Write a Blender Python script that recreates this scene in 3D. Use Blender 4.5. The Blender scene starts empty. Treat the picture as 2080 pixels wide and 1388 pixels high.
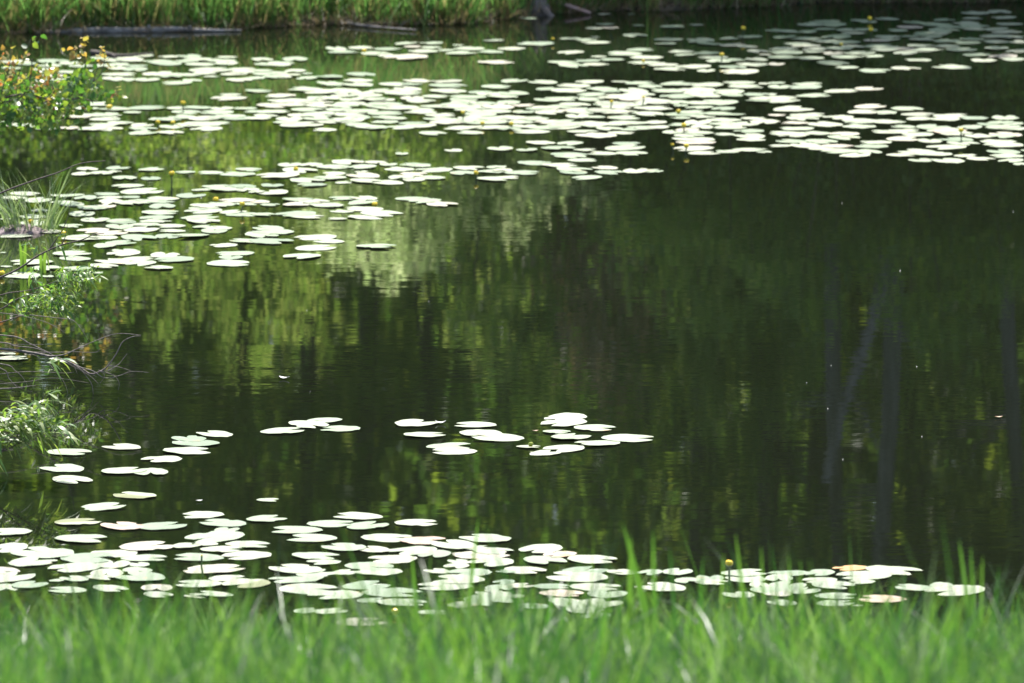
import bpy, math, random
import numpy as np
from mathutils import Vector, Matrix

R = math.radians
random.seed(7)
rng = np.random.default_rng(11)
SC = bpy.context.scene
COL = SC.collection

# ------------------------------------------------------------------ camera model
CAM_H = 7.0
PXRAD = 6.5e-5                       # radians per photograph pixel (2080 wide)
F = 1.0 / PXRAD
PITCH = R(7.0 + math.degrees(PXRAD) * (694 - 150))


def ray(px, py):
    u = (px - 1040) / F
    v = (694 - py) / F
    cp, sp = math.cos(PITCH), math.sin(PITCH)
    return Vector((u, cp + v * sp, -sp + v * cp))


def on_water(px, py, z=0.0):
    d = ray(px, py)
    t = (z - CAM_H) / d.z
    return Vector((d.x * t, d.y * t, z))


def at_depth(px, py, Y):
    d = ray(px, py)
    t = Y / d.y
    return Vector((d.x * t, Y, CAM_H + d.z * t))


def xw(px, Y):
    return ray(px, 100).x * Y / ray(px, 100).y


# ------------------------------------------------------------------ object helpers
def link(o):
    COL.objects.link(o)
    return o


def tag(o, label=None, cat=None, group=None, kind=None):
    if label:
        o["label"] = label
    if cat:
        o["category"] = cat
    if group:
        o["group"] = group
    if kind:
        o["kind"] = kind
    return o


def empty(name, loc=(0, 0, 0), rz=0.0):
    o = bpy.data.objects.new(name, None)
    o.location = loc
    o.rotation_euler = (0, 0, rz)
    o.empty_display_size = 0.1
    return link(o)


def mesh_np(name, V, polys):
    """V (n,3); polys: list of (m,k) int arrays"""
    me = bpy.data.meshes.new(name)
    V = np.asarray(V, dtype=np.float32)
    polys = [np.asarray(p, dtype=np.int32) for p in polys if len(p)]
    me.vertices.add(len(V))
    me.vertices.foreach_set("co", V.ravel())
    loops = np.concatenate([p.ravel() for p in polys])
    sizes = np.concatenate([np.full(len(p), p.shape[1], dtype=np.int32) for p in polys])
    starts = np.concatenate([[0], np.cumsum(sizes)[:-1]]).astype(np.int32)
    me.loops.add(len(loops))
    me.loops.foreach_set("vertex_index", loops)
    me.polygons.add(len(sizes))
    me.polygons.foreach_set("loop_start", starts)
    me.polygons.foreach_set("loop_total", sizes)
    me.update(calc_edges=True)
    me.validate()
    return me


def shade(me, smooth=True):
    me.polygons.foreach_set("use_smooth", np.full(len(me.polygons), smooth))
    me.update()


def add(name, me, mat, parent=None, smooth=True):
    if smooth:
        shade(me)
    o = bpy.data.objects.new(name, me)
    if mat and not me.materials:
        me.materials.append(mat)
    link(o)
    if parent:
        o.parent = parent
    return o


class MB:
    """mesh collector for tubes and strips"""

    def __init__(self):
        self.V = []
        self.Q = []
        self.T = []
        self.n = 0

    def put(self, V, Q=None, T=None):
        self.V.append(np.asarray(V, dtype=np.float32))
        if Q is not None and len(Q):
            self.Q.append(np.asarray(Q) + self.n)
        if T is not None and len(T):
            self.T.append(np.asarray(T) + self.n)
        self.n += len(V)

    def tube(self, pts, radii, sides=7, rough=0.0):
        pts = [Vector(p) for p in pts]
        n = len(pts)
        V = []
        up = Vector((0.13, 0.31, 0.94))
        for i, p in enumerate(pts):
            t = (pts[min(i + 1, n - 1)] - pts[max(i - 1, 0)]).normalized()
            a = t.cross(up)
            if a.length < 1e-3:
                a = t.cross(Vector((1, 0, 0)))
            a.normalize()
            b = t.cross(a)
            for k in range(sides):
                w = 2 * math.pi * k / sides
                rr = radii[i] * (1 + rough * random.uniform(-1, 1))
                V.append(p + a * math.cos(w) * rr + b * math.sin(w) * rr)
        Q = []
        for i in range(n - 1):
            for k in range(sides):
                k2 = (k + 1) % sides
                Q.append((i * sides + k, i * sides + k2, (i + 1) * sides + k2, (i + 1) * sides + k))
        V.append(pts[0])
        V.append(pts[-1])
        T = []
        c0, c1 = n * sides, n * sides + 1
        for k in range(sides):
            k2 = (k + 1) % sides
            T.append((c0, k2, k))
            T.append((c1, (n - 1) * sides + k, (n - 1) * sides + k2))
        self.put([tuple(v) for v in V], Q, T)

    def mesh(self, name):
        polys = []
        if self.Q:
            polys.append(np.concatenate(self.Q))
        if self.T:
            polys.append(np.concatenate(self.T))
        return mesh_np(name, np.concatenate(self.V), polys)


def smooth_path(pts, sub=4):
    """Catmull-Rom through points"""
    P = [Vector(p) for p in pts]
    if len(P) < 3:
        return P
    out = []
    for i in range(len(P) - 1):
        p0 = P[max(i - 1, 0)]
        p1, p2 = P[i], P[i + 1]
        p3 = P[min(i + 2, len(P) - 1)]
        for s in range(sub):
            t = s / sub
            out.append(0.5 * ((2 * p1) + (p2 - p0) * t + (2 * p0 - 5 * p1 + 4 * p2 - p3) * t * t +
                              (3 * p1 - p0 - 3 * p2 + p3) * t ** 3))
    out.append(P[-1])
    return out


def rand_rot(n, r, flat=1.0):
    """random orthonormal frames (axis a = leaf length, b = leaf width)"""
    a = r.normal(size=(n, 3))
    a[:, 2] *= flat
    a /= np.linalg.norm(a, axis=1)[:, None]
    b = r.normal(size=(n, 3))
    b -= (b * a).sum(1)[:, None] * a
    b /= np.linalg.norm(b, axis=1)[:, None]
    return a, b


def leaf_quads(centers, L, W, r, flat=1.0):
    """one folded diamond (two triangles sharing the midrib) per centre"""
    n = len(centers)
    a, b = rand_rot(n, r, flat)
    c = np.cross(a, b)
    s = r.uniform(0.65, 1.3, size=(n, 1))
    L = L * s
    W = W * s
    f = 0.18 * W
    V = np.empty((n, 4, 3))
    V[:, 0] = centers - a * L / 2
    V[:, 1] = centers + b * W / 2 + c * f - a * L * 0.08
    V[:, 2] = centers + a * L / 2
    V[:, 3] = centers - b * W / 2 + c * f - a * L * 0.08
    i = np.arange(n)[:, None] * 4
    T = np.concatenate([i + np.array([[0, 1, 2]]), i + np.array([[0, 2, 3]])])
    return V.reshape(-1, 3), T


def blades(base, height, width, lean_dir, lean, curl, seg=4, r=rng):
    """vectorised grass blades: each a tapering bent strip"""
    n = len(base)
    t = np.linspace(0, 1, seg + 1)
    d = np.stack([np.cos(lean_dir), np.sin(lean_dir), np.zeros(n)], 1)
    face = r.uniform(0, 2 * np.pi, n)
    w = np.stack([np.cos(face), np.sin(face), np.zeros(n)], 1)
    V = np.empty((n, seg + 1, 2, 3))
    for k, tt in enumerate(t):
        ang = lean + curl * tt
        # integrate roughly: horizontal and vertical run
        hor = height * tt * np.sin(lean + curl * tt * 0.6)
        ver = height * tt * np.cos(lean + curl * tt * 0.6)
        p = base + d * hor[:, None] + np.array([0, 0, 1.0]) * ver[:, None]
        ww = width * (1 - tt ** 2.2) * 0.5 + 0.0004
        V[:, k, 0] = p - w * ww[:, None]
        V[:, k, 1] = p + w * ww[:, None]
    V = V.reshape(-1, 3)
    off = np.arange(n)[:, None] * (seg + 1) * 2
    Q = []
    for k in range(seg):
        Q.append(off + np.array([[k * 2, k * 2 + 1, k * 2 + 3, k * 2 + 2]]))
    return V, np.concatenate(Q)


# ------------------------------------------------------------------ materials
def new_mat(name):
    m = bpy.data.materials.new(name)
    m.use_nodes = True
    nt = m.node_tree
    for n in list(nt.nodes):
        nt.nodes.remove(n)
    out = nt.nodes.new("ShaderNodeOutputMaterial")
    return m, nt, out


def N(nt, kind, **kw):
    n = nt.nodes.new(kind)
    for k, v in kw.items():
        if hasattr(n, k):
            setattr(n, k, v)
        else:
            n.inputs[k.replace("_", " ")].default_value = v
    return n


def ramp(nt, stops, fac, interp="LINEAR"):
    n = nt.nodes.new("ShaderNodeValToRGB")
    cr = n.color_ramp
    cr.interpolation = interp
    while len(cr.elements) < len(stops):
        cr.elements.new(0.5)
    for e, (p, c) in zip(cr.elements, stops):
        e.position = p
        e.color = (*c, 1)
    nt.links.new(fac, n.inputs[0])
    return n


def leaf_mat(name, stops, tstops, trans=0.45, rough=0.45, spec=0.4):
    """two-sided leaf: per-leaf colour, diffuse + translucency + waxy gloss"""
    m, nt, out = new_mat(name)
    g = N(nt, "ShaderNodeNewGeometry")
    oi = N(nt, "ShaderNodeObjectInfo")
    ad = N(nt, "ShaderNodeMath", operation="MULTIPLY_ADD")
    nt.links.new(oi.outputs["Random"], ad.inputs[0])
    ad.inputs[1].default_value = 0.18
    nt.links.new(g.outputs["Random Per Island"], ad.inputs[2])
    c1 = ramp(nt, stops, ad.outputs[0])
    c2 = ramp(nt, tstops, ad.outputs[0])
    p = N(nt, "ShaderNodeBsdfPrincipled")
    nt.links.new(c1.outputs[0], p.inputs["Base Color"])
    p.inputs["Roughness"].default_value = rough
    p.inputs["Specular IOR Level"].default_value = spec
    t = N(nt, "ShaderNodeBsdfTranslucent")
    nt.links.new(c2.outputs[0], t.inputs[0])
    mx = N(nt, "ShaderNodeMixShader")
    mx.inputs[0].default_value = trans
    nt.links.new(p.outputs[0], mx.inputs[1])
    nt.links.new(t.outputs[0], mx.inputs[2])
    nt.links.new(mx.outputs[0], out.inputs[0])
    return m


def bark_mat(name, c1, c2, scale=12, stretch=0.2, rough=0.85):
    m, nt, out = new_mat(name)
    tc = N(nt, "ShaderNodeTexCoord")
    mp = N(nt, "ShaderNodeMapping")
    mp.inputs["Scale"].default_value = (1, 1, stretch)
    nt.links.new(tc.outputs["Object"], mp.inputs[0])
    nz = N(nt, "ShaderNodeTexNoise", Scale=scale, Detail=6.0, Roughness=0.65)
    nt.links.new(mp.outputs[0], nz.inputs["Vector"])
    c = ramp(nt, [(0.32, c1), (0.68, c2)], nz.outputs["Fac"])
    p = N(nt, "ShaderNodeBsdfPrincipled")
    nt.links.new(c.outputs[0], p.inputs["Base Color"])
    p.inputs["Roughness"].default_value = rough
    b = N(nt, "ShaderNodeBump", Strength=0.6, Distance=0.01)
    nt.links.new(nz.outputs["Fac"], b.inputs["Height"])
    nt.links.new(b.outputs[0], p.inputs["Normal"])
    nt.links.new(p.outputs[0], out.inputs[0])
    return m


def water_mat():
    m, nt, out = new_mat("pond_water")
    g = N(nt, "ShaderNodeNewGeometry")

    def layer(scale, k, detail=2.0):
        mp = N(nt, "ShaderNodeMapping")
        mp.inputs["Scale"].default_value = scale
        nt.links.new(g.outputs["Position"], mp.inputs[0])
        nz = N(nt, "ShaderNodeTexNoise", Scale=1.0, Detail=detail, Roughness=0.55)
        nz.inputs["Distortion"].default_value = 0.6
        nt.links.new(mp.outputs[0], nz.inputs["Vector"])
        sub = N(nt, "ShaderNodeVectorMath", operation="SUBTRACT")
        nt.links.new(nz.outputs["Color"], sub.inputs[0])
        sub.inputs[1].default_value = (0.5, 0.5, 0.5)
        mul = N(nt, "ShaderNodeVectorMath", operation="MULTIPLY")
        nt.links.new(sub.outputs[0], mul.inputs[0])
        mul.inputs[1].default_value = k
        return mul.outputs[0]

    fine = layer((3.2, 17.0, 1.0), (0.009, 0.0135, 0), 3.0)
    mid = layer((0.9, 3.0, 1.0), (0.003, 0.0035, 0), 2.0)
    # patches of breeze: calm and rippled areas
    pn = N(nt, "ShaderNodeTexNoise", Scale=0.22, Detail=2.0)
    nt.links.new(g.outputs["Position"], pn.inputs["Vector"])
    mr = N(nt, "ShaderNodeMapRange")
    mr.inputs[1].default_value = 0.38
    mr.inputs[2].default_value = 0.66
    mr.inputs[3].default_value = 0.35
    mr.inputs[4].default_value = 1.5
    nt.links.new(pn.outputs["Fac"], mr.inputs[0])
    sc = N(nt, "ShaderNodeVectorMath", operation="SCALE")
    nt.links.new(fine, sc.inputs[0])
    nt.links.new(mr.outputs[0], sc.inputs["Scale"])
    s1 = N(nt, "ShaderNodeVectorMath", operation="ADD")
    nt.links.new(sc.outputs[0], s1.inputs[0])
    nt.links.new(mid, s1.inputs[1])
    s2 = N(nt, "ShaderNodeVectorMath", operation="ADD")
    nt.links.new(s1.outputs[0], s2.inputs[0])
    s2.inputs[1].default_value = (0, 0, 1)
    nn = N(nt, "ShaderNodeVectorMath", operation="NORMALIZE")
    nt.links.new(s2.outputs[0], nn.inputs[0])
    p = N(nt, "ShaderNodeBsdfPrincipled")
    p.inputs["Base Color"].default_value = (0.0052, 0.0068, 0.0036, 1)
    p.inputs["Roughness"].default_value = 0.022
    p.inputs["IOR"].default_value = 1.36
    nt.links.new(nn.outputs[0], p.inputs["Normal"])
    nt.links.new(p.outputs[0], out.inputs[0])
    return m


def ground_mat():
    m, nt, out = new_mat("bank_soil")
    g = N(nt, "ShaderNodeNewGeometry")
    nz = N(nt, "ShaderNodeTexNoise", Scale=3.0, Detail=8.0, Roughness=0.7)
    nt.links.new(g.outputs["Position"], nz.inputs["Vector"])
    c = ramp(nt, [(0.3, (0.008, 0.006, 0.004)), (0.5, (0.016, 0.014, 0.007)), (0.7, (0.02, 0.026, 0.008))],
             nz.outputs["Fac"])
    p = N(nt, "ShaderNodeBsdfPrincipled")
    nt.links.new(c.outputs[0], p.inputs["Base Color"])
    p.inputs["Roughness"].default_value = 0.95
    b = N(nt, "ShaderNodeBump", Strength=0.8, Distance=0.05)
    nt.links.new(nz.outputs["Fac"], b.inputs["Height"])
    nt.links.new(b.outputs[0], p.inputs["Normal"])
    nt.links.new(p.outputs[0], out.inputs[0])
    return m


def pad_mat(name, stops, under=(0.10, 0.12, 0.025), blotch=(0.20, 0.13, 0.05), rough=0.53, bl=0.0, half=None):
    """waxy floating leaf: per-leaf tone, faint veins, decayed blotches, olive underside"""
    m, nt, out = new_mat(name)
    oi = N(nt, "ShaderNodeObjectInfo")
    g = N(nt, "ShaderNodeNewGeometry")
    tc = N(nt, "ShaderNodeTexCoord")
    sm = N(nt, "ShaderNodeMath", operation="ADD")
    nt.links.new(oi.outputs["Random"], sm.inputs[0])
    nt.links.new(g.outputs["Random Per Island"], sm.inputs[1])
    fr = N(nt, "ShaderNodeMath", operation="FRACT")
    nt.links.new(sm.outputs[0], fr.inputs[0])
    c = ramp(nt, stops, fr.outputs[0])
    nz = N(nt, "ShaderNodeTexNoise", Scale=9.0, Detail=5.0, Roughness=0.7)
    nt.links.new(g.outputs["Position"], nz.inputs["Vector"])
    th = N(nt, "ShaderNodeMapRange")
    th.inputs[1].default_value = 0.60 - bl
    th.inputs[2].default_value = 0.72 - bl
    nt.links.new(nz.outputs["Fac"], th.inputs[0])
    mx = N(nt, "ShaderNodeMix", data_type="RGBA")
    nt.links.new(th.outputs[0], mx.inputs[0])
    nt.links.new(c.outputs[0], mx.inputs[6])
    mx.inputs[7].default_value = (*blotch, 1)
    if half:
        # one side of the leaf is dipped and has turned olive
        sx = N(nt, "ShaderNodeSeparateXYZ")
        nt.links.new(tc.outputs["Object"], sx.inputs[0])
        hm = N(nt, "ShaderNodeMapRange")
        hm.inputs[1].default_value = 0.03
        hm.inputs[2].default_value = -0.03
        nt.links.new(sx.outputs[1], hm.inputs[0])
        mh = N(nt, "ShaderNodeMix", data_type="RGBA")
        nt.links.new(hm.outputs[0], mh.inputs[0])
        nt.links.new(mx.outputs[2], mh.inputs[6])
        mh.inputs[7].default_value = (*half, 1)
        mx = mh
    mb = N(nt, "ShaderNodeMix", data_type="RGBA")
    nt.links.new(g.outputs["Backfacing"], mb.inputs[0])
    nt.links.new(mx.outputs[2], mb.inputs[6])
    mb.inputs[7].default_value = (*under, 1)
    p = N(nt, "ShaderNodeBsdfPrincipled")
    nt.links.new(mb.outputs[2], p.inputs["Base Color"])
    rr = N(nt, "ShaderNodeMapRange")
    rr.inputs[3].default_value = rough - 0.1
    rr.inputs[4].default_value = rough + 0.12
    nt.links.new(nz.outputs["Fac"], rr.inputs[0])
    nt.links.new(rr.outputs[0], p.inputs["Roughness"])
    p.inputs["Specular IOR Level"].default_value = 0.52
    n2 = N(nt, "ShaderNodeTexNoise", Scale=38.0, Detail=3.0)
    nt.links.new(g.outputs["Position"], n2.inputs["Vector"])
    b = N(nt, "ShaderNodeBump", Strength=0.5, Distance=0.006)
    nt.links.new(n2.outputs["Fac"], b.inputs["Height"])
    nt.links.new(b.outputs[0], p.inputs["Normal"])
    nt.links.new(p.outputs[0], out.inputs[0])
    return m


def plain_mat(name, col, rough=0.5, col2=None, scale=30):
    m, nt, out = new_mat(name)
    p = N(nt, "ShaderNodeBsdfPrincipled")
    p.inputs["Roughness"].default_value = rough
    tc = N(nt, "ShaderNodeTexCoord")
    nz = N(nt, "ShaderNodeTexNoise", Scale=float(scale), Detail=4.0)
    nt.links.new(tc.outputs["Object"], nz.inputs["Vector"])
    c2 = col2 or tuple(v * 0.7 for v in col)
    c = ramp(nt, [(0.35, c2), (0.65, col)], nz.outputs["Fac"])
    nt.links.new(c.outputs[0], p.inputs["Base Color"])
    nt.links.new(p.outputs[0], out.inputs[0])
    return m


M = {}
M["water"] = water_mat()
M["ground"] = ground_mat()
M["pad"] = pad_mat("lily_pad_leaf", [(0.0, (0.07, 0.11, 0.055)), (0.15, (0.115, 0.155, 0.085)), (0.6, (0.155, 0.185, 0.115)), (0.9, (0.18, 0.198, 0.13)),
                                     (0.97, (0.21, 0.19, 0.14)), (1.0, (0.08, 0.12, 0.065))])
M["pad_pink"] = pad_mat("lily_pad_withered", [(0.0, (0.25, 0.16, 0.115)), (0.5, (0.23, 0.19, 0.14)), (1.0, (0.22, 0.15, 0.10))], bl=0.1)
M["pad_orange"] = pad_mat("lily_pad_yellowed", [(0.0, (0.33, 0.16, 0.025)), (1.0, (0.28, 0.15, 0.03))], under=(0.35, 0.2, 0.03), bl=0.05)
M["pad_olive"] = pad_mat("lily_pad_half_olive", [(0.0, (0.15, 0.19, 0.11)), (1.0, (0.18, 0.20, 0.12))], half=(0.075, 0.085, 0.012))
M["meadow"] = leaf_mat("meadow_blade", [(0.0, (0.006, 0.026, 0.010)), (0.45, (0.020, 0.062, 0.016)), (0.85, (0.045, 0.095, 0.020)), (0.965, (0.07, 0.115, 0.03)), (1.0, (0.22, 0.26, 0.17))],  # palest blades stand in for glints, darkest for the shaded gaps
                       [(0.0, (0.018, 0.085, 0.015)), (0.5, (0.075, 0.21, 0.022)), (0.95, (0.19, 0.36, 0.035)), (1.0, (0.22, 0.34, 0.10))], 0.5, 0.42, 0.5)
M["sedge"] = leaf_mat("sedge_blade", [(0.0, (0.04, 0.10, 0.025)), (0.45, (0.07, 0.145, 0.035)), (0.8, (0.11, 0.18, 0.045)), (0.92, (0.22, 0.17, 0.08)), (1.0, (0.16, 0.1, 0.05))],
                      [(0.0, (0.08, 0.25, 0.05)), (0.7, (0.18, 0.40, 0.08)), (1.0, (0.32, 0.28, 0.11))], 0.5)
M["tussock"] = leaf_mat("tussock_blade", [(0.0, (0.10, 0.16, 0.06)), (0.6, (0.2, 0.26, 0.13)), (1.0, (0.4, 0.42, 0.3))],
                        [(0.0, (0.14, 0.26, 0.05)), (1.0, (0.34, 0.42, 0.16))], 0.45, 0.4, 0.5)
M["iris"] = leaf_mat("iris_blade", [(0.0, (0.07, 0.13, 0.02)), (1.0, (0.10, 0.16, 0.03))],
                     [(0.0, (0.12, 0.26, 0.02)), (1.0, (0.16, 0.28, 0.03))], 0.5)
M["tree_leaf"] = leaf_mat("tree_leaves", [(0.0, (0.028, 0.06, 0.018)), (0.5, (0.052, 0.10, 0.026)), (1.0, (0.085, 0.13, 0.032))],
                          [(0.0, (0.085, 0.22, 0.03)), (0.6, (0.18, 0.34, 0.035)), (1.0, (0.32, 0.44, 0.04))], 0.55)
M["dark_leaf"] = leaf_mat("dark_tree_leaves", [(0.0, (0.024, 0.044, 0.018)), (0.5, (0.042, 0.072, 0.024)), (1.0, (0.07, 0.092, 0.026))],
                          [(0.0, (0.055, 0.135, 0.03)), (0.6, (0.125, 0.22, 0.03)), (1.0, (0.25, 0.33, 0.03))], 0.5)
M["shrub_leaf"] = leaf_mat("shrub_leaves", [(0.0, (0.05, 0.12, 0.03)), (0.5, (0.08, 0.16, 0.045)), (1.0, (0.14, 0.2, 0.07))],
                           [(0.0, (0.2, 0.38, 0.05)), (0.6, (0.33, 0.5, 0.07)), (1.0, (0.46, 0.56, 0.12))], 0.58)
M["sunlit_leaf"] = leaf_mat("sunlit_shrub_leaves", [(0.0, (0.2, 0.27, 0.09)), (0.5, (0.28, 0.34, 0.13)), (1.0, (0.38, 0.4, 0.2))],
                            [(0.0, (0.42, 0.60, 0.2)), (0.6, (0.55, 0.7, 0.28)), (1.0, (0.68, 0.76, 0.38))], 0.7)  # sunlight on these shrubs is put into paler leaf colours
M["dry_leaf"] = leaf_mat("dry_shrub_leaves", [(0.0, (0.14, 0.10, 0.06)), (1.0, (0.24, 0.19, 0.12))],
                         [(0.0, (0.2, 0.14, 0.06)), (1.0, (0.28, 0.22, 0.1))], 0.35)
M["aspen_green"] = leaf_mat("aspen_green_leaves", [(0.0, (0.02, 0.06, 0.02)), (0.5, (0.04, 0.095, 0.025)), (1.0, (0.10, 0.14, 0.03))],
                            [(0.0, (0.04, 0.14, 0.02)), (0.5, (0.12, 0.27, 0.025)), (1.0, (0.28, 0.38, 0.035))], 0.45, 0.36, 0.5)
M["aspen_orange"] = leaf_mat("aspen_young_leaves", [(0.0, (0.28, 0.10, 0.045)), (0.4, (0.25, 0.17, 0.05)), (1.0, (0.2, 0.21, 0.06))],
                             [(0.0, (0.42, 0.13, 0.04)), (0.4, (0.38, 0.24, 0.04)), (1.0, (0.32, 0.36, 0.05))], 0.5, 0.4, 0.5)
M["willow_leaf"] = leaf_mat("willow_leaves", [(0.0, (0.05, 0.12, 0.03)), (0.6, (0.09, 0.16, 0.04)), (1.0, (0.15, 0.19, 0.05))],
                            [(0.0, (0.10, 0.26, 0.03)), (1.0, (0.28, 0.38, 0.05))], 0.42, 0.42, 0.4)
M["bark_grey"] = bark_mat("grey_bark", (0.03, 0.026, 0.027), (0.10, 0.092, 0.095))
M["bark_lean"] = bark_mat("silvery_bark", (0.05, 0.044, 0.048), (0.15, 0.136, 0.143))
M["log"] = bark_mat("log_wood", (0.06, 0.05, 0.043), (0.33, 0.295, 0.27), 9, 1.0)
M["stump"] = bark_mat("stump_wood", (0.035, 0.026, 0.02), (0.19, 0.155, 0.135), 16, 0.25)
M["bark_dark"] = bark_mat("dark_bark", (0.025, 0.02, 0.016), (0.07, 0.055, 0.045))
M["twig"] = bark_mat("twig_bark", (0.05, 0.035, 0.03), (0.13, 0.10, 0.085), 60)
M["dry_twig"] = bark_mat("dry_twig_bark", (0.07, 0.056, 0.046), (0.21, 0.18, 0.155), 60)
M["drift"] = bark_mat("driftwood", (0.10, 0.08, 0.07), (0.38, 0.33, 0.31), 14, 1.0)
M["pink_wood"] = bark_mat("barkless_wood", (0.25, 0.15, 0.12), (0.42, 0.29, 0.25), 14, 1.0)
M["petal"] = plain_mat("yellow_sepal", (0.74, 0.55, 0.03), 0.4, (0.66, 0.45, 0.015), 60)
M["calyx"] = plain_mat("green_sepal", (0.28, 0.32, 0.03), 0.4)
M["stem"] = plain_mat("flower_stem", (0.05, 0.07, 0.025), 0.5)
M["white"] = plain_mat("white_petal_and_glint", (0.75, 0.74, 0.7), 0.5)
M["brown"] = plain_mat("brown_leaf", (0.35, 0.22, 0.12), 0.6)
M["peat"] = plain_mat("peat", (0.22, 0.17, 0.17), 0.95, (0.07, 0.05, 0.045), 22)
M["seed"] = leaf_mat("seed_heads", [(0.0, (0.3, 0.33, 0.2)), (1.0, (0.45, 0.45, 0.33))], [(0.0, (0.3, 0.35, 0.2)), (1.0, (0.4, 0.42, 0.3))], 0.3)


# ------------------------------------------------------------------ terrain and water
def smoothstep(a, b, x):
    t = np.clip((x - a) / (b - a), 0, 1)
    return t * t * (3 - 2 * t)


SHORE_PX = [(-400, 74), (60, 66), (400, 60), (520, 54), (900, 48), (1000, 42), (1120, 28), (1250, 22), (1500, 14), (1700, 6),
            (1900, 4), (2500, 0)]
_sx = []
_sy = []
for a_, b_ in SHORE_PX:
    w_ = on_water(a_, b_)
    _sx.append(w_.x)
    _sy.append(w_.y)


def shore_y(x):
    return np.interp(x, _sx, _sy) + 0.05 * np.sin(3.1 * x) + 0.03 * np.sin(7.7 * x + 1)


NEAR = [(-200, 5.5), (0, 5.35), (8, 4.0), (16, 2.8), (20, 2.34), (24, 1.80), (28, 1.04), (32, 0.24), (33.5, -0.05), (36, -0.7),
        (40, -1.1)]
_ny, _nz = zip(*NEAR)


def ground_z(x, y):
    x = np.asarray(x, float)
    y = np.asarray(y, float)
    near = np.interp(y, _ny, _nz)
    s = shore_y(x)
    far = np.where(y > s, 0.01 + 0.05 * (1 - np.exp(-(y - s) / 0.3)) + 0.28 * smoothstep(0.4, 4, y - s) + 0.9 * smoothstep(3, 40, y - s),
                   -1.1 * (1 - np.exp((y - s) / 1.2)))
    z = np.where(y < 40, near, far)
    # the left shore comes round outside the frame
    left = -4.6 - 0.35 * np.sin(y * 0.6)
    zl = np.where(x < left, 0.55 * (1 - np.exp((x - left) / 0.9)), -2.0)
    m = (y > 30) & (y < s + 2)
    z = np.where(m, np.maximum(z, zl), z)
    bump = 0.025 * np.sin(2.3 * x + 1.3 * y) * np.cos(1.7 * y - 0.9 * x)
    return z + np.where(z > 0.1, bump, 0.0)


def build_ground():
    xs = np.unique(np.concatenate([np.linspace(-300, -14, 14), np.linspace(-14, 14, 141), np.linspace(14, 300, 14)]))
    ys = np.unique(np.concatenate([np.linspace(-60, 10, 8), np.linspace(10, 36, 66), np.linspace(36, 58, 34), np.linspace(58, 66, 81),
                                   np.linspace(66, 110, 30), np.linspace(110, 600, 12)]))
    X, Y = np.meshgrid(xs, ys)
    Z = ground_z(X, Y)
    V = np.stack([X.ravel(), Y.ravel(), Z.ravel()], 1)
    nx, ny = len(xs), len(ys)
    i, j = np.meshgrid(np.arange(nx - 1), np.arange(ny - 1))
    a = (j * nx + i).ravel()
    Q = np.stack([a, a + 1, a + nx + 1, a + nx], 1)
    o = add("ground", mesh_np("ground", V, [Q]), M["ground"])
    tag(o, kind="structure")


build_ground()
V = [(-60, 30, 0), (60, 30, 0), (60, 66, 0), (-60, 66, 0)]
o = add("water", mesh_np("water", V, [[(0, 1, 2, 3)]]), M["water"], smooth=False)
tag(o, kind="structure")

# ------------------------------------------------------------------ lily pads
# every pad traced from the photograph as  left right centre-y [kind]  in the 4x enlargements (origin, scale)
PADS = []


def pads(ox, oy, s, text, top=None):
    for it in text.replace("\n", " ").split(","):
        q = it.split()
        if len(q) < 3:
            continue
        x0, x1, y = float(q[0]) / s + ox, float(q[1]) / s + ox, float(q[2]) / s + oy
        PADS.append([0.5 * (x0 + x1), y, x1 - x0, q[3] if len(q) > 3 else "n"])


pads(0, 0, 4, """0 250 505,300 560 500,480 640 515,730 900 478,1055 1250 455,1285 1450 465,1435 1640 460,1755 1930 468,830 1030 490,
950 1180 480,1160 1400 505,1480 1740 487,300 500 535,560 760 540,860 1050 530,1000 1200 540,1230 1480 520,1500 1760 527,1740 1880 522,
250 460 570,440 640 590,880 1050 560,1000 1200 568,1530 1900 572,340 560 620,330 540 650,820 1130 612,820 1000 640,900 1100 650,
1230 1480 605,1090 1300 650,1300 1480 625,1420 1660 610,1480 1640 658,1310 1560 680,1650 1790 625,1790 2010 605,1830 2050 655,
1770 1960 775,1710 2010 803,650 920 850,610 800 885,800 1060 890,1040 1360 880,650 860 940,800 1000 945,1000 1160 920,850 980 975,
870 1090 1005,600 880 1050,480 640 1045,0 110 1020,100 290 1022,290 480 1050,0 100 995,1190 1420 975,1360 1600 955,1470 1720 880,
1700 1900 885,1880 2090 885,1390 1640 915,1600 1900 920,1600 1850 960,1820 2080 965,1045 1280 1050,1045 1290 1085,1270 1490 1080,
1290 1500 1030,1060 1250 1020,1480 1800 1015,1550 1810 1050,1750 2000 945,760 1000 1050,120 300 520,0 180 560""")
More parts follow.
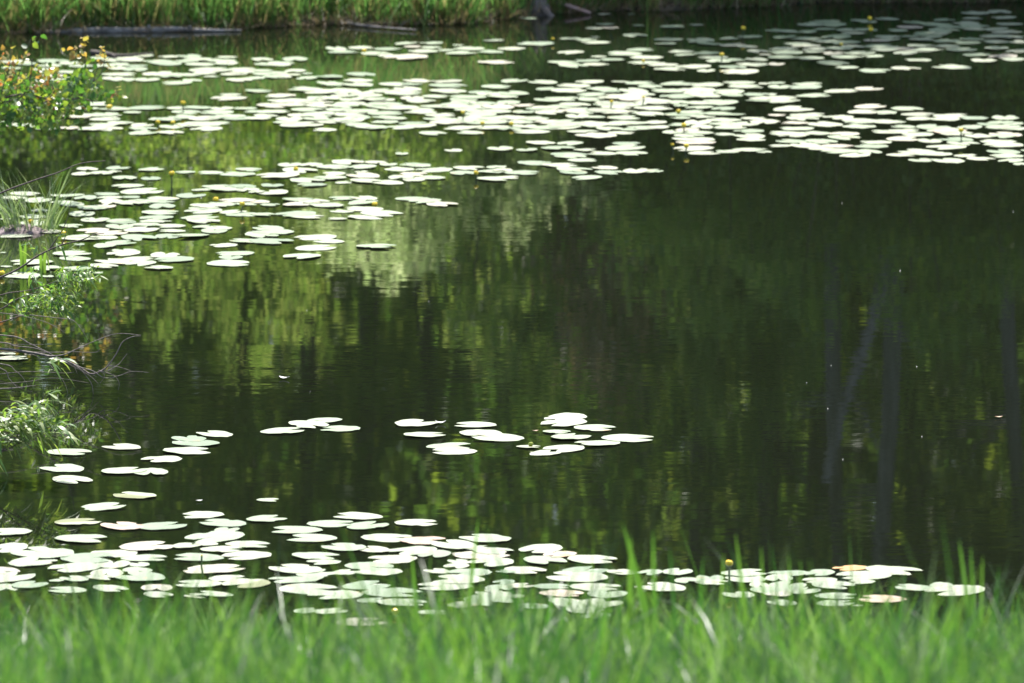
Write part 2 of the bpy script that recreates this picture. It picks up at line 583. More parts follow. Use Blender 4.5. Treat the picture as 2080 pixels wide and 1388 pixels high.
pads(520, 0, 4, """565 740 402,585 850 425,750 960 392,850 1080 440,960 1180 402,990 1160 455,1040 1400 470,1125 1310 358,1330 1520 355,
1200 1350 385,1340 1510 390,1230 1480 420,1460 1620 412,1590 1690 372,1600 1860 400,1540 1800 435,1790 2010 427,1840 2030 335,
1965 2190 400,1800 2110 508,-40 140 487,90 310 517,210 420 488,-60 140 577,230 410 580,-120 75 640,70 370 620,130 260 600,330 500 638,
370 460 603,480 710 628,735 970 607,495 740 685,530 690 690 p,700 950 658,690 960 690,-90 140 745,255 545 732,580 835 740,60 285 787,
90 410 822,410 560 800,500 700 800,680 890 812,750 1030 780,1000 1300 690,1190 1410 660,1400 1680 668,1180 1350 690,1400 1720 700,
915 1150 740,1120 1350 730,1040 1360 762,1410 1710 745,1350 1570 790,1560 1880 795,1720 1920 755,1830 2080 710,1985 2210 660,
1880 2100 790,1220 1460 825,1490 1790 850,1580 1790 835,1940 2150 840,0 300 862,300 640 830,400 640 865,640 900 845,900 1190 850,
890 1150 868,0 280 915,280 560 895,560 800 895,700 1000 905,1000 1330 880,600 920 930,900 1200 925,1200 1470 915,-20 180 945,
370 640 940,160 380 970,380 600 970,560 790 980,190 550 1018,720 930 960,940 1220 962,920 1160 995,840 1080 1042,1060 1300 1040,
1200 1470 1025,1160 1400 1005,1320 1550 1090,1620 1850 1085,1370 1640 940,1610 1850 895,1640 1950 870,1700 1960 935,1830 2080 910,
1640 1900 965,1410 1700 997,1700 2040 1000,1510 1800 1045,1750 2060 1040,1800 2080 970,1960 2160 1050,1130 1240 1255,1530 1680 1225,
1880 2090 1212""")
pads(1040, 0, 4, """30 340 360,380 560 320,520 690 327,545 800 352,640 720 305,60 200 152,240 350 125,590 740 232,730 870 232,
680 850 203,980 1090 210,900 1100 290,1200 1420 222,1440 1560 205,700 800 120,940 1010 118,1150 1400 325,1420 1650 328,1160 1340 360,
1500 1710 360,1680 1900 372,1830 2000 382,1680 1860 318,1820 2040 303,1430 1580 345,370 590 430,930 1170 408,760 1060 443,640 770 465,
955 1230 472,290 540 515,500 720 500,700 920 492,370 620 538,580 790 530,1270 1480 425,1310 1500 450,1480 1690 437,1500 1760 470,
1580 1790 500,1730 1920 492,1900 2080 485,1910 2080 420,2000 2110 450,940 1200 515,1100 1350 530,1150 1430 568,1330 1620 545,
1500 1650 580,1670 2010 590,1680 1900 550,1800 2080 530,130 370 672,515 750 668,800 960 668 p,920 1180 682,1020 1220 710,1200 1460 685,
1380 1720 697,1700 1980 680,1760 2050 710,2000 2100 685,360 640 700,190 420 725,310 610 740,600 860 725,700 900 745,870 1110 745,
520 760 775,700 1000 790,900 1160 775,280 560 810,520 760 810,1120 1400 745,1330 1650 740,1600 1890 750,1200 1500 785,1450 1700 780,
1700 1880 775,1500 1840 840,1880 2100 775,1900 2100 825,0 140 770,0 200 860,160 380 885,0 180 915,180 420 920,380 640 855,360 600 905,
600 850 905,670 900 840,720 1000 875,750 960 915,980 1330 830,990 1320 885,1310 1430 860,1410 1640 880 p,1620 1820 885,1000 1240 930,
1230 1560 935,1550 1900 930,1280 1450 965,0 300 970,-30 130 1000,0 200 1030,0 310 1075,290 580 1000,570 760 955,770 1050 960,
300 560 1035,520 800 1020,780 1060 1005,440 700 1075,680 900 1050,880 1040 1058,510 850 1105,780 1000 1085 p,1050 1260 1000,
1050 1280 1040,1260 1450 1020,1400 1620 1000,1440 1640 1040,1600 1850 1010,1640 1920 1040,1220 1400 1080,1380 1640 1085,1310 1560 1110,
1300 1650 1135,1640 1810 1095,1800 2050 1070,1800 2060 1108,1930 2120 990,110 350 1165,370 580 1168 p,30 210 1222,230 510 1208,
310 620 1260,500 700 1225,600 860 1250,840 1100 1250,340 600 1275,450 695 1305,45 320 1330,240 550 1345,810 1060 1175,750 1080 1207,
1320 1660 1165,1310 1640 1210,1430 1700 1250,1640 1860 1235,1790 2080 1225,1980 2110 1240""")
pads(1000, 280, 5.2, """670 1060 340,710 1010 370,1050 1330 325,1080 1400 372,1380 1660 358,1560 1810 360,840 1160 428 p,0 220 350,130 505 378,0 310 425,
0 150 310 o""")
pads(1560, 0, 4, """1570 1800 110,1780 1980 100,1580 1760 155,1810 2020 148,380 590 178,240 460 205,650 810 170,730 890 182,870 1070 157,85 240 260,
220 400 265,360 560 240,35 230 305,180 430 320,430 680 302,550 760 250,700 890 245,580 770 275,970 1140 253,350 560 338,460 760 350,
110 350 360,190 430 378,850 1080 303,880 1080 325,1080 1240 300,1140 1380 325,1240 1500 205,1500 1720 195,1560 1800 215,1840 2080 200,
1190 1400 272,1300 1560 255,1560 1760 240,1700 1960 243,1810 2070 265,1340 1560 335,1560 1760 322,1700 2000 300,1240 1420 300,
1900 2080 308,1740 1960 345,1950 2110 345,780 1070 378,820 1050 408,1030 1200 402,1130 1340 378,1330 1560 380,1180 1430 408,
1440 1700 408,0 140 405,280 480 405,440 680 400,0 290 430,0 260 472,450 620 437,600 800 437,510 770 468,760 940 460,230 460 480,
1020 1220 435,1930 2120 420,0 140 525,400 660 520,550 740 555,1100 1330 495,1650 1860 495,1790 2030 465,1900 2110 487,740 1010 582,
1000 1240 560,1330 1650 550,0 150 680,0 190 708,140 440 715,200 440 685,450 740 745,700 940 725,-60 75 770,230 520 783,0 250 800,
0 260 825,40 375 890,0 150 940 p,170 490 940,700 960 870,640 940 915,800 1050 922,1000 1260 888,450 700 960,600 920 985,820 1070 995,
600 880 1033,0 100 990,100 330 1005,90 380 1050,330 610 1015,0 290 1090,1080 1370 935,1120 1345 967,1310 1560 970,1340 1650 945,
1560 1790 965,1820 2040 960,1700 1880 1015,1860 2080 1010,1200 1480 1040,1290 1560 1065,1880 2110 1050,825 1160 1075,1075 1350 1100,
1390 1660 1090,1600 1820 1110,1780 2020 1112 p,1385 1670 1140,1450 1720 1168,480 750 1120,65 320 1155 p,300 565 1155,745 1010 1160,
960 1260 1135,0 200 1190,180 430 1190,430 700 1195,700 980 1192,1280 1620 1200,1720 2020 1155,1750 2080 1185,430 740 1232,
720 925 1240,960 1220 1265,1050 1370 1235,1230 1500 1255,1140 1340 1305,1320 1600 1308,1780 2050 1237,1610 1850 1295,1800 2080 1275,
1870 2080 1312,1990 2120 1340,2050 2120 1225""")
pads(0, 320, 4, """620 800 97,860 1060 88,1120 1340 102,580 760 138,740 920 130,880 990 120,910 1110 170,1145 1310 175,1420 1590 123,
1600 1820 128,1780 2080 138,1910 2130 100,910 1170 237,975 1330 280,760 970 303,1550 1740 265,1640 1900 240,1700 2000 262,1860 2080 240,
1900 2110 265,2020 2150 285,0 220 335,80 330 300,200 420 350,400 540 315,400 600 370,480 690 385,600 790 333,570 690 308,790 1000 330,
800 1030 365,980 1140 325,1080 1190 352,1190 1460 338,1195 1420 362,1430 1670 312,730 940 403,560 770 465,0 80 465,0 100 505,
250 400 435,655 890 510,1150 1460 452,1140 1410 493,1500 1810 440,1540 1840 400,1680 1920 385,1770 2080 355,1900 2120 380,
1470 1780 492,1510 1790 520,1830 2110 467,1560 1760 565,1640 1890 575,1630 1850 600,1990 2200 625,480 680 560,860 1080 565,890 1110 528,
1050 1300 550,1000 1290 592,1250 1510 562,1290 1510 600,620 890 597,780 1040 622,980 1270 657,1260 1460 645 p,1400 1700 640,
500 820 660,540 760 645,740 960 655,0 270 640,280 500 605,600 690 710,760 950 722,850 1110 700,1700 1930 718,1860 2120 683,
1750 2070 782,870 1140 783,910 1140 765,1220 1460 797,1780 1970 818,1680 2040 868,430 740 785,485 740 825,770 1060 850,980 1260 828,
1250 1580 835,1020 1270 862,1170 1410 900,720 960 888,60 430 858,0 100 890,240 500 908,500 740 910,0 340 962,340 440 970,700 840 940,
0 50 778""")
pads(520, 320, 4, """175 370 62,360 545 65,210 500 110,-20 360 150,610 880 43,880 1060 45,490 760 82,720 980 82,
1000 1150 60,1150 1420 62,1040 1290 98,1260 1420 75,1290 1600 105,1600 1860 90,1870 2030 85 o,530 730 140,800 910 122,735 1010 152,
1570 1800 130,1800 2080 115,1795 2100 180,270 560 190,470 735 170,1070 1290 165,1170 1400 138,1190 1380 182,1300 1540 170,640 780 208 p,
760 1030 195,950 1200 210,40 230 228,330 580 228,0 270 290,215 480 348,-60 115 365,30 200 390,215 470 385,330 600 360,430 720 390,
580 840 335,760 990 335,720 990 370,720 1040 425,600 800 440,845 1200 462,740 1070 488,580 740 503 p,1130 1420 340,1240 1510 360,
1380 1640 385,-40 160 468,160 490 465,280 570 485,-30 230 580,-40 310 608,-60 185 640,-60 310 685,310 660 652,465 720 685,
315 650 740,225 530 808,810 1140 727""")
# middle of the pond
pads(520, 830, 4, """415 700 103,260 590 137,35 400 190,495 850 168,1125 1475 125,1605 1955 138,1195 1545 220,1645 2000 207,1745 2180 243,
1385 1775 312,1420 1800 352""")
pads(1000, 830, 4, """425 770 78,395 770 122,410 640 195,660 1003 165,470 800 235,890 1325 248,670 1045 288,410 755 333,300 560 365,
195 400 315 u""")
pads(0, 600, 4, """1590 1895 1130,1395 1680 1170,1395 1785 1205,1320 1740 1270,830 1150 1235,375 745 1280,1140 1480 1338,-40 130 480,-30 250 515""")
pads(0, 900, 4, """325 690 210,420 750 303,820 1190 232,1080 1370 240,920 1275 430 u,640 1020 525""")
pads(508, 1000, 4, "50 245 68 u")
# patch by the near bank
pads(0, 900, 4, """440 820 645 u,820 1170 680 p,1120 1520 680,1455 1820 592,1620 2005 658,1740 1945 710 u,1500 1985 770,-80 260 730,
440 895 785,980 1410 848,1405 1640 840,1580 1770 828,1635 1970 872,1840 2200 830,-90 220 860,95 600 895,75 450 970,500 950 945,
740 1110 905,990 1365 940,1405 1810 935,1810 2200 920,-120 155 1045,-100 275 1095,405 810 1018,780 1050 990,1050 1215 990,740 1000 1065,
1000 1230 1040,490 720 1110,400 520 1125,700 950 1100,930 1340 1095,1500 1980 1030,1430 1800 1150,1700 2010 1110,1820 2190 1150 u,
1150 1400 1180,760 1040 1185,400 700 1200,1170 1400 1240,1500 1700 1245,1580 1890 1235,100 380 1160,-60 150 1180""")
pads(520, 1041, 4, """620 1030 35,415 800 95,735 1075 115,-80 250 58,1125 1485 90,90 540 150,230 660 215,855 1280 212,1165 1560 235 p,
1645 2075 215,540 890 290,830 1085 308,1065 1465 318,1320 1580 345,1430 1790 270,1690 1900 295,1580 1760 345,1620 2060 350,1760 2090 320,
300 680 358,905 1300 385,410 685 410,115 530 465,330 650 500,620 830 490,790 1180 485,730 1110 445,1560 1740 405,1740 2090 415,
1365 1570 480,1550 1910 495,1530 1730 440,1950 2110 485,1425 1850 555,1310 1750 605,95 540 550,705 1090 598,1930 2100 575,1865 2080 620,
200 660 630,420 860 680,870 1350 660,820 1060 720,990 1390 740,1790 2080 665,1690 2080 720,1560 1800 760,480 740 810,310 520 805,
660 1080 895,1310 1550 820""")
pads(1040, 1041, 4, """65 405 305,95 435 395,460 850 390,260 520 350 p,380 770 480,280 770 530,770 900 490,780 1030 490,1020 1220 495,
1225 1460 490,-60 270 475,-60 190 600,180 470 610,480 880 610,230 580 665 p,620 930 670,-80 100 690,30 300 765,300 600 740,560 890 740,
440 760 790,560 800 850,1010 1405 615,1320 1530 560,1500 1720 540,1490 1760 575,1700 2080 500,1740 2060 545,1930 2080 595,1710 1970 675,
1940 2200 640""")
pads(1560, 1041, 4, """0 320 500,300 540 500,560 1000 520,800 1250 478,-20 200 540,0 300 600,280 560 560,360 700 600,660 870 570,
150 420 640,-40 200 660,390 740 690,680 770 760,400 700 740,740 1115 710 p,1035 1330 615,1290 1760 640,1320 1500 600,0 230 740,
530 800 460 o""")


def make_pad_mesh(i, fold=0.0):
    """unit-length spatterdock leaf: egg outline, deep notch at the stalk, wavy uneven rim; fold lifts one side over"""
    r = random.Random(100 + i)
    nth = 44
    rings = [0.0, 0.22, 0.5, 0.75, 0.92, 1.0]
    ph = [r.uniform(0, 6.28) for _ in range(6)]
    wav = r.uniform(0.002, 0.0065)
    V = []
    notch = r.uniform(0.14, 0.34)
    for ri in rings:
        for k in range(nth):
            th = -math.pi + 2 * math.pi * (k + 0.5) / nth
            a = 0.5 * (1.0 + 0.02 * math.sin(5 * th + ph[0]) + 0.016 * math.sin(11 * th + ph[1]) + 0.012 * r.uniform(-1, 1))
            bx = a * math.cos(th)
            by = 0.40 * math.sin(th) * (1 + 0.025 * math.sin(4 * th + ph[2])) * (1.0 - 0.06 * math.cos(th))
            dth = math.pi - abs(th)
            cut = 1.0
            if dth < notch * 2.2:
                cut = 0.35 + 0.65 * smooth1(notch * 0.35, notch * 2.0, dth)
            # a torn bite here and there
            if (i % 4) == 1:
                dd = abs(th - (1.1 + 0.3 * i % 1.0))
                if dd < 0.16:
                    cut *= 0.82
            x, y = bx * ri * cut, by * ri * cut
            z = wav * ri ** 3 * (math.sin(2 * th + ph[3]) + 0.7 * math.sin(5 * th + ph[4]) + 0.4 * math.sin(9 * th + ph[5]))
            z += 0.004 * ri ** 2
            V.append([x, y, z])
    if fold > 0:
        for v in V:
            e = v[0] * math.cos(0.9) * 0.5 + v[1] - 0.10
            if e > 0:
                ang = min(e / 0.12, 1.0) * fold
                v[1] -= e * (1 - math.cos(ang)) * 0.9
                v[2] += e * math.sin(ang) * 0.55 + 0.01
    Q = []
    for ri in range(len(rings) - 1):
        for k in range(nth - 1):
            Q.append((ri * nth + k, (ri + 1) * nth + k, (ri + 1) * nth + k + 1, ri * nth + k + 1))
    V = np.array(V)
    return V, np.array(Q)


def smooth1(a, b, x):
    t = min(max((x - a) / (b - a), 0), 1)
    return t * t * (3 - 2 * t)


PV = [make_pad_mesh(i) for i in range(16)]
PAD_ME = []
for i, (v, q) in enumerate(PV):
    me = mesh_np("lily_pad", v, [q])
    shade(me)
    PAD_ME.append(me)

ORD = ["", "first", "second", "third", "fourth", "fifth", "sixth", "seventh", "eighth", "ninth", "tenth", "eleventh", "twelfth",
       "thirteenth", "fourteenth", "fifteenth", "sixteenth", "seventeenth", "eighteenth", "nineteenth", "twentieth"]


def ordinal(n):
    if n <= 20:
        return ORD[n]
    if n < 30:
        return "twenty-" + ORD[n - 20]
    if n == 30:
        return "thirtieth"
    if n < 40:
        return "thirty-" + ORD[n - 30]
    return "fortieth"


fr = random.Random(31)
for (xa, xb, ya, yb, n_, wa, wb) in ((560, 1560, 186, 266, 75, 48, 74), (180, 620, 118, 158, 16, 44, 62), (150, 560, 214, 256, 12, 46, 66),
                                     (1480, 2070, 236, 318, 22, 50, 74), (1560, 2070, 42, 112, 22, 44, 66), (60, 480, 392, 470, 12, 50, 70)):
    for _ in range(n_):
        PADS.append([fr.uniform(xa, xb), fr.uniform(ya, yb), fr.uniform(wa, wb), "p" if fr.random() < 0.05 else "n"])
for q_ in PADS:
    if q_[1] > 1100:
        q_[2] *= 1.05

# world placement
PL = []
seen = []
for (px, py, w, kd) in PADS:
    dup = False
    for (a, b, c) in seen:
        if abs(a - px) < 6 and abs(b - py) < 2.0 and abs(c - w) < 14:
            dup = True
            break
    if dup:
        continue
    seen.append((px, py, w))
    p = on_water(px, py)
    dist = math.hypot(p.y, CAM_H)
    wm = w * PXRAD * dist
    PL.append(dict(px=px, py=py, w=w, kd=kd, p=p, wm=wm))

for q in PL:
    # wide traces lie lengthwise across the view, narrow ones point towards it
    k = (q["wm"] - 0.20) / 0.10
    side = 0.0 if random.random() < 0.5 else math.pi
    lim = 40 if k > 0.5 else (60 if k > 0 else 90)
    th = R(random.uniform(-lim, lim))
    q["rz"] = th + side
    ext = math.sqrt((0.5 * math.cos(th)) ** 2 + (0.4 * math.sin(th)) ** 2)
    q["L"] = q["wm"] / (2 * ext)
    q["var"] = random.randrange(16)
    tl = 1.1 if random.random() < 0.85 else 3.0
    q["rx"] = R(random.uniform(-tl, tl))
    q["ry"] = R(random.uniform(-tl, tl))
    q["z"] = 0.002 + 0.004 * random.random() + 0.12 * q["L"] * (abs(q["rx"]) + abs(q["ry"]))
    q["area"] = q["w"] * q["w"] * (CAM_H / q["p"].y)

order = sorted(range(len(PL)), key=lambda i: -PL[i]["area"])
single = set(order[:300])
# the specially coloured ones always stay individuals
TONE = {"n": "pale", "p": "pinkish withered", "o": "orange yellowed", "u": "half olive"}
MATK = {"n": "pad", "p": "pad_pink", "o": "pad_orange", "u": "pad_olive"}


def cluster(q):
    if q["py"] > 1042:
        return "front"
    if q["py"] > 760:
        if q["px"] < 480:
            return "string"
        if q["px"] < 770:
            return "quad"
        if q["px"] < 1050:
            return "seven"
        return "right"
    if q["py"] > 700:
        return "branch"
    if q["py"] > 330 and q["px"] < 1000:
        return "raft"
    return "belt"


CL = {"front": ("near bank patch", 30, 260), "string": ("string on left water", 40, 500),
      "quad": ("group of four on open dark water", 999, 9999), "seven": ("mid pond group", 30, 999),
      "right": ("mid pond cluster", 30, 999), "branch": ("pair under the dry twigs", 999, 999),
      "raft": ("left raft", 30, 420), "belt": ("far belt", 24, 420)}
GRP = {"front": "lily pads along the near bank", "string": "lily pads in mid pond", "quad": "lily pads in mid pond",
       "seven": "lily pads in mid pond", "right": "lily pads in mid pond", "branch": "lily pads in mid pond",
       "raft": "lily pads in the left raft", "belt": "lily pads in the far belt"}
SECT = {4: ["far left", "left middle", "right middle", "far right"], }

from collections import defaultdict
byc = defaultdict(list)
for i in single:
    byc[cluster(PL[i])].append(i)
labels = {}
for c, ids in byc.items():
    name, rowh, secw = CL[c]
    y0 = min(PL[i]["py"] for i in ids)
    y1 = max(PL[i]["py"] for i in ids)
    nrow = max(1, int(math.ceil((y1 - y0 + 1) / rowh)))
    rows = defaultdict(list)
    for i in ids:
        rows[min(int((y1 - PL[i]["py"]) / ((y1 - y0 + 1) / nrow)), nrow - 1)].append(i)
    ws = sorted(PL[i]["w"] for i in ids)
    lo, hi = ws[len(ws) // 3], ws[2 * len(ws) // 3]
    for rk, row in rows.items():
        row.sort(key=lambda i: PL[i]["px"])
        for k, i in enumerate(row):
            q = PL[i]
            size = "small" if q["w"] < lo else ("broad" if q["w"] > hi else "medium")
            pos = ordinal(k + 1) + " from left"
            if k == 0 and len(row) > 1:
                pos = "leftmost"
            elif k == len(row) - 1 and len(row) > 1:
                pos = "rightmost"
            if nrow > 1:
                rw = "nearest row" if rk == 0 else ("farthest row" if rk == nrow - 1 else ordinal(rk + 1) + " row back")
                lab = f"{size} {TONE[q['kd']]} lily pad, {pos}, {rw}, {name}"
            else:
                lab = f"{size} {TONE[q['kd']]} lily pad, {pos} in the {name}"
            labels[i] = (lab, GRP[c])

sv, sq, sn = [], [], 0
for i, q in enumerate(PL):
    rot = Matrix.Rotation(q["rz"], 4, "Z") @ Matrix.Rotation(q["ry"], 4, "Y") @ Matrix.Rotation(q["rx"], 4, "X")
    loc = Vector((q["p"].x, q["p"].y, q["z"]))
    if i in single:
        ob = bpy.data.objects.new("lily_pad", PAD_ME[q["var"]])
        if not PAD_ME[q["var"]].materials:
            PAD_ME[q["var"]].materials.append(M["pad"])
        if q["kd"] in ("p", "o", "u"):
            ob.material_slots[0].link = "OBJECT"
            ob.material_slots[0].material = M[MATK[q["kd"]]]
        ob.matrix_world = Matrix.Translation(loc) @ rot @ Matrix.Scale(q["L"], 4)
        link(ob)
        tag(ob, labels[i][0], "lily pad", labels[i][1])
    else:
        v, f = PV[q["var"]]
        mw = np.array((Matrix.Translation(loc) @ rot @ Matrix.Scale(q["L"], 4)))
        vv = v @ mw[:3, :3].T + mw[:3, 3]
        sv.append(vv)
        sq.append(f + sn)
        sn += len(vv)
o = add("lily_pads", mesh_np("lily_pads", np.concatenate(sv), [np.concatenate(sq)]), M["pad"])
tag(o, "small far lily pads filling the belt by the far bank", "lily pads", kind="stuff")

# ------------------------------------------------------------------ yellow water lilies
FLOWERS = [  # x, y of the bud, stem height in photo pixels, size, label
    (372, 209, 19, 1.0, "yellow bud on a dark stalk rising above the far left pads"),
    (222, 217, 6, 1.15, "orange-yellow bud hanging low beside the orange-leaved bush"),
    (321, 248, 8, 0.9, "left of two low yellow buds side by side on far left pads"),
    (351, 249, 6, 0.85, "right of two low yellow buds side by side on far left pads"),
    (740, 103, 4, 0.9, "single yellow bud on the pads nearest the far sedge bank"),
    (940, 228, 16, 0.75, "thin-stalked yellow bud among the crowded pads left of centre"),
    (980, 250, 9, 0.85, "yellow bud mirrored at the lower edge of the central far belt"),
    (1039, 251, 9, 0.85, "yellow bud with mirrored twin right at the belt's lower edge"),
    (601, 343, 5, 0.9, "yellow bud facing away on the upper edge of the left raft"),
    (1123, 79, 9, 0.6, "tiny yellow bud on open water below the weathered stump"),
    (1510, 57, 20, 1.0, "large yellow bud at the edge of the shaded far pads"),
    (1466, 111, 16, 1.0, "yellow bud on a dark stalk where shade meets sunlit pads"),
    (1307, 124, 5, 0.65, "small pale yellow bud lying among thin far pads"),
    (1307, 197, 18, 0.55, "very small yellow bud on a leaning stalk in the belt"),
    (1242, 206, 16, 0.7, "small flat yellow bud on a stalk in the belt's middle"),
    (1378, 226, 7, 0.9, "round yellow bud low between overlapping belt pads"),
    (1389, 254, 13, 0.95, "double yellow bud above greenish pads of the belt"),
    (1366, 294, 14, 0.65, "pale small bud standing beside a bigger yellow bud"),
    (1394, 296, 15, 0.95, "larger yellow bud mirrored at the right dark water's edge"),
    (1767, 37, 8, 0.95, "farthest yellow bud, in deep shade near the far bank"),
    (1769, 60, 26, 0.95, "tall-stalked yellow bud among shaded olive pads"),
    (1709, 90, 5, 0.65, "small greenish-yellow bud low in the shaded pads"),
    (1952, 264, 25, 0.95, "tall yellow bud mirrored between the rightmost pads"),
    (349, 352, 36, 1.05, "tallest yellow bud, on a straight stalk over the left raft"),
    (438, 405, 7, 1.05, "dark yellow bud resting on pads in the left raft"),
    (492, 414, 18, 0.95, "dark yellow bud mirrored at the right of the left raft"),
    (63, 450, 24, 0.95, "yellow bud beside the pale grass tussock"),
    (129, 474, 8, 1.0, "pale yellow bud behind the bare willow branch"),
    (3, 555, 8, 1.1, "yellow bud at the very left edge above the willow"),
    (761, 415, 6, 1.0, "yellow bud at the right tip of the left raft"),
    (967, 351, 14, 0.9, "lone yellow bud mirrored on the green water in mid pond"),
    (1078, 902, 6, 0.75, "closed green bud beside the half olive pad in mid pond"),
    (1481, 1143, 43, 1.0, "yellow bud on a dark stalk rising over the near pads"),
    (803, 1242, 9, 1.0, "yellow bud low behind the near grass tips"),
    (410, 1128, 44, 0.28, "thin leafless stalk with a tiny bud over near pads"),
]


def globe(n=10, m=7, seed=0):
    """globose bud: five overlapping cupped sepals round a flattened ball"""
    r = random.Random(seed)
    mb = MB()
    for s in range(5):
        a0 = 2 * math.pi * s / 5
        V = []
        for i in range(m):
            t = i / (m - 1)
            phi = -1.35 + t * 2.35
            for k in range(5):
                u = (k - 2) / 2
                half = 0.78 * math.sin(min(max(t, 0.05), 0.97) * math.pi) ** 0.6
                a = a0 + u * half
                rr = math.cos(phi) * (1.0 + 0.03 * (1 - u * u)) + (0.03 if s % 2 else 0)
                V.append((rr * math.cos(a), rr * math.sin(a), math.sin(phi) * 0.86 + 0.04 * u * u * t))
        Q = [(i * 5 + k, i * 5 + k + 1, (i + 1) * 5 + k + 1, (i + 1) * 5 + k) for i in range(m - 1) for k in range(4)]
        mb.put(V, Q)
    # stigma disc inside
    V = [(0.55 * math.cos(2 * math.pi * k / 10), 0.55 * math.sin(2 * math.pi * k / 10), 0.62) for k in range(10)] + [(0, 0, 0.7)]
    mb.put(V, None, [(k, (k + 1) % 10, 10) for k in range(10)])
    V = [(0.85 * math.cos(2 * math.pi * k / 10), 0.85 * math.sin(2 * math.pi * k / 10), 0.0) for k in range(10)]
    V += [(0.55 * math.cos(2 * math.pi * k / 10), 0.55 * math.sin(2 * math.pi * k / 10), 0.62) for k in range(10)]
    mb.put(V, [(k, (k + 1) % 10, 10 + (k + 1) % 10, 10 + k) for k in range(10)])
    return mb.mesh("petals")


def calyx_mesh():
    mb = MB()
    n = 10
    V = []
    prof = [(0.16, -1.08), (0.5, -0.98), (0.86, -0.62), (1.04, -0.18)]
    for j, (rr, z) in enumerate(prof):
        for k in range(n):
            a = 2 * math.pi * k / n
            zz = z + (0.16 * math.cos(5 * a) if j == 3 else 0)
            V.append((rr * math.cos(a), rr * math.sin(a), zz * 0.86))
    Q = [(j * n + k, j * n + (k + 1) % n, (j + 1) * n + (k + 1) % n, (j + 1) * n + k) for j in range(3) for k in range(n)]
    mb.put(V, Q)
    return mb.mesh("calyx")


PET = globe()
CAL = calyx_mesh()
shade(PET)
shade(CAL)
PET.materials.append(M["petal"])
CAL.materials.append(M["calyx"])
for (px, py, hpx, sz, lab) in FLOWERS:
    base = on_water(px, py + hpx)
    dist = math.hypot(base.y, CAM_H)
    h = hpx * PXRAD * dist
    rad = 0.0185 * sz
    root = empty("water_lily_flower", base)
    tag(root, lab, "flower", "yellow water lilies")
    lean = Vector((random.uniform(-0.012, 0.012), random.uniform(-0.01, 0.01), 0))
    mb = MB()
    mb.tube(smooth_path([Vector((0, 0, -0.15)), Vector(lean * -0.6), Vector(lean * 0.2) + Vector((0, 0, h * 0.5)), Vector((0, 0, h - rad * 0.8))], 3),
            [0.0048] * 10, 7)
    add("stem", mb.mesh("stem"), M["stem"], root)
    for nm, me in (("petals", PET), ("calyx", CAL)):
        ob = bpy.data.objects.new(nm, me)
        ob.parent = root
        ob.location = (0, 0, h)
        ob.scale = (rad, rad, rad)
        ob.rotation_euler = (random.uniform(-0.3, 0.3), random.uniform(-0.3, 0.3), random.uniform(0, 6))
        link(ob)
        if lab.startswith("closed green"):
            ob.material_slots[0].link = "OBJECT"
            ob.material_slots[0].material = M["calyx"]


# ------------------------------------------------------------------ near meadow
def build_meadow():
    n = 96000
    y = rng.uniform(17.5, 33.2, n)
    half = 0.0676 * y + 0.9
    x = rng.uniform(-1, 1, n) * half
    # tufts
    tx = rng.uniform(-3.2, 3.2, 900)
    ty = rng.uniform(18, 33, 900)
    m = rng.random(n) < 0.6
    k = rng.integers(0, 900, n)
    x = np.where(m, tx[k] + rng.normal(0, 0.05, n), x)
    y = np.where(m, ty[k] + rng.normal(0, 0.05, n), y)
    keep = (y < 33.3)
    x, y = x[keep], y[keep]
    n = len(x)
    z = ground_z(x, y) - 0.01
    hmod = 0.97 + 0.12 * np.sin(1.9 * x + 0.7 * y) * np.cos(1.1 * y + 0.4) + 0.06 * np.sin(5.3 * x + 2)
    # grass stands a little taller at the left
    h = rng.gamma(12, 0.0335, n) * hmod
    h = np.clip(h, 0.08, 0.85)
    h *= np.where(y > 31, 0.75, 1.0)
    w = rng.uniform(0.005, 0.016, n) * np.where(rng.random(n) < 0.05, 1.8, 1.0)
    V, Q = blades(np.stack([x, y, z], 1), h, w, rng.uniform(0, 2 * np.pi, n), rng.uniform(0, 0.34, n), rng.gamma(1.6, 0.4, n), 5)
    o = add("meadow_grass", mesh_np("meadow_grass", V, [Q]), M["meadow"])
    tag(o, "blurred bright green grass on the near bank", "grass", kind="stuff")


build_meadow()


def blade_at(tipx, tipy, basex, basey, Y, width, bend, mat, name, label):
    """a single tall strap leaf whose tip and foot are read off the photograph"""
    tip = at_depth(tipx, tipy, Y)
    b = at_depth(basex, basey, Y)
    b.z = float(ground_z(b.x, b.y)) - 0.02
    mb = MB()
    pts = smooth_path([b, b.lerp(tip, 0.5) + Vector((bend, 0.02, 0.015)), tip], 5)
    V = []
    nn = len(pts)
    side = Vector((0.93, 0.3, 0)).normalized()
    for i, p in enumerate(pts):
        t = i / (nn - 1)
        ww = width * 0.75 * (1 - t ** 2.4) + 0.0005
        V += [p - side * ww, p + Vector((0, 0.15 * ww, 0)), p + side * ww]
    Q = []
    for i in range(nn - 1):
        for k in range(2):
            Q.append((i * 3 + k, i * 3 + k + 1, (i + 1) * 3 + k + 1, (i + 1) * 3 + k))
    mb.put([tuple(v) for v in V], Q)
    return mb


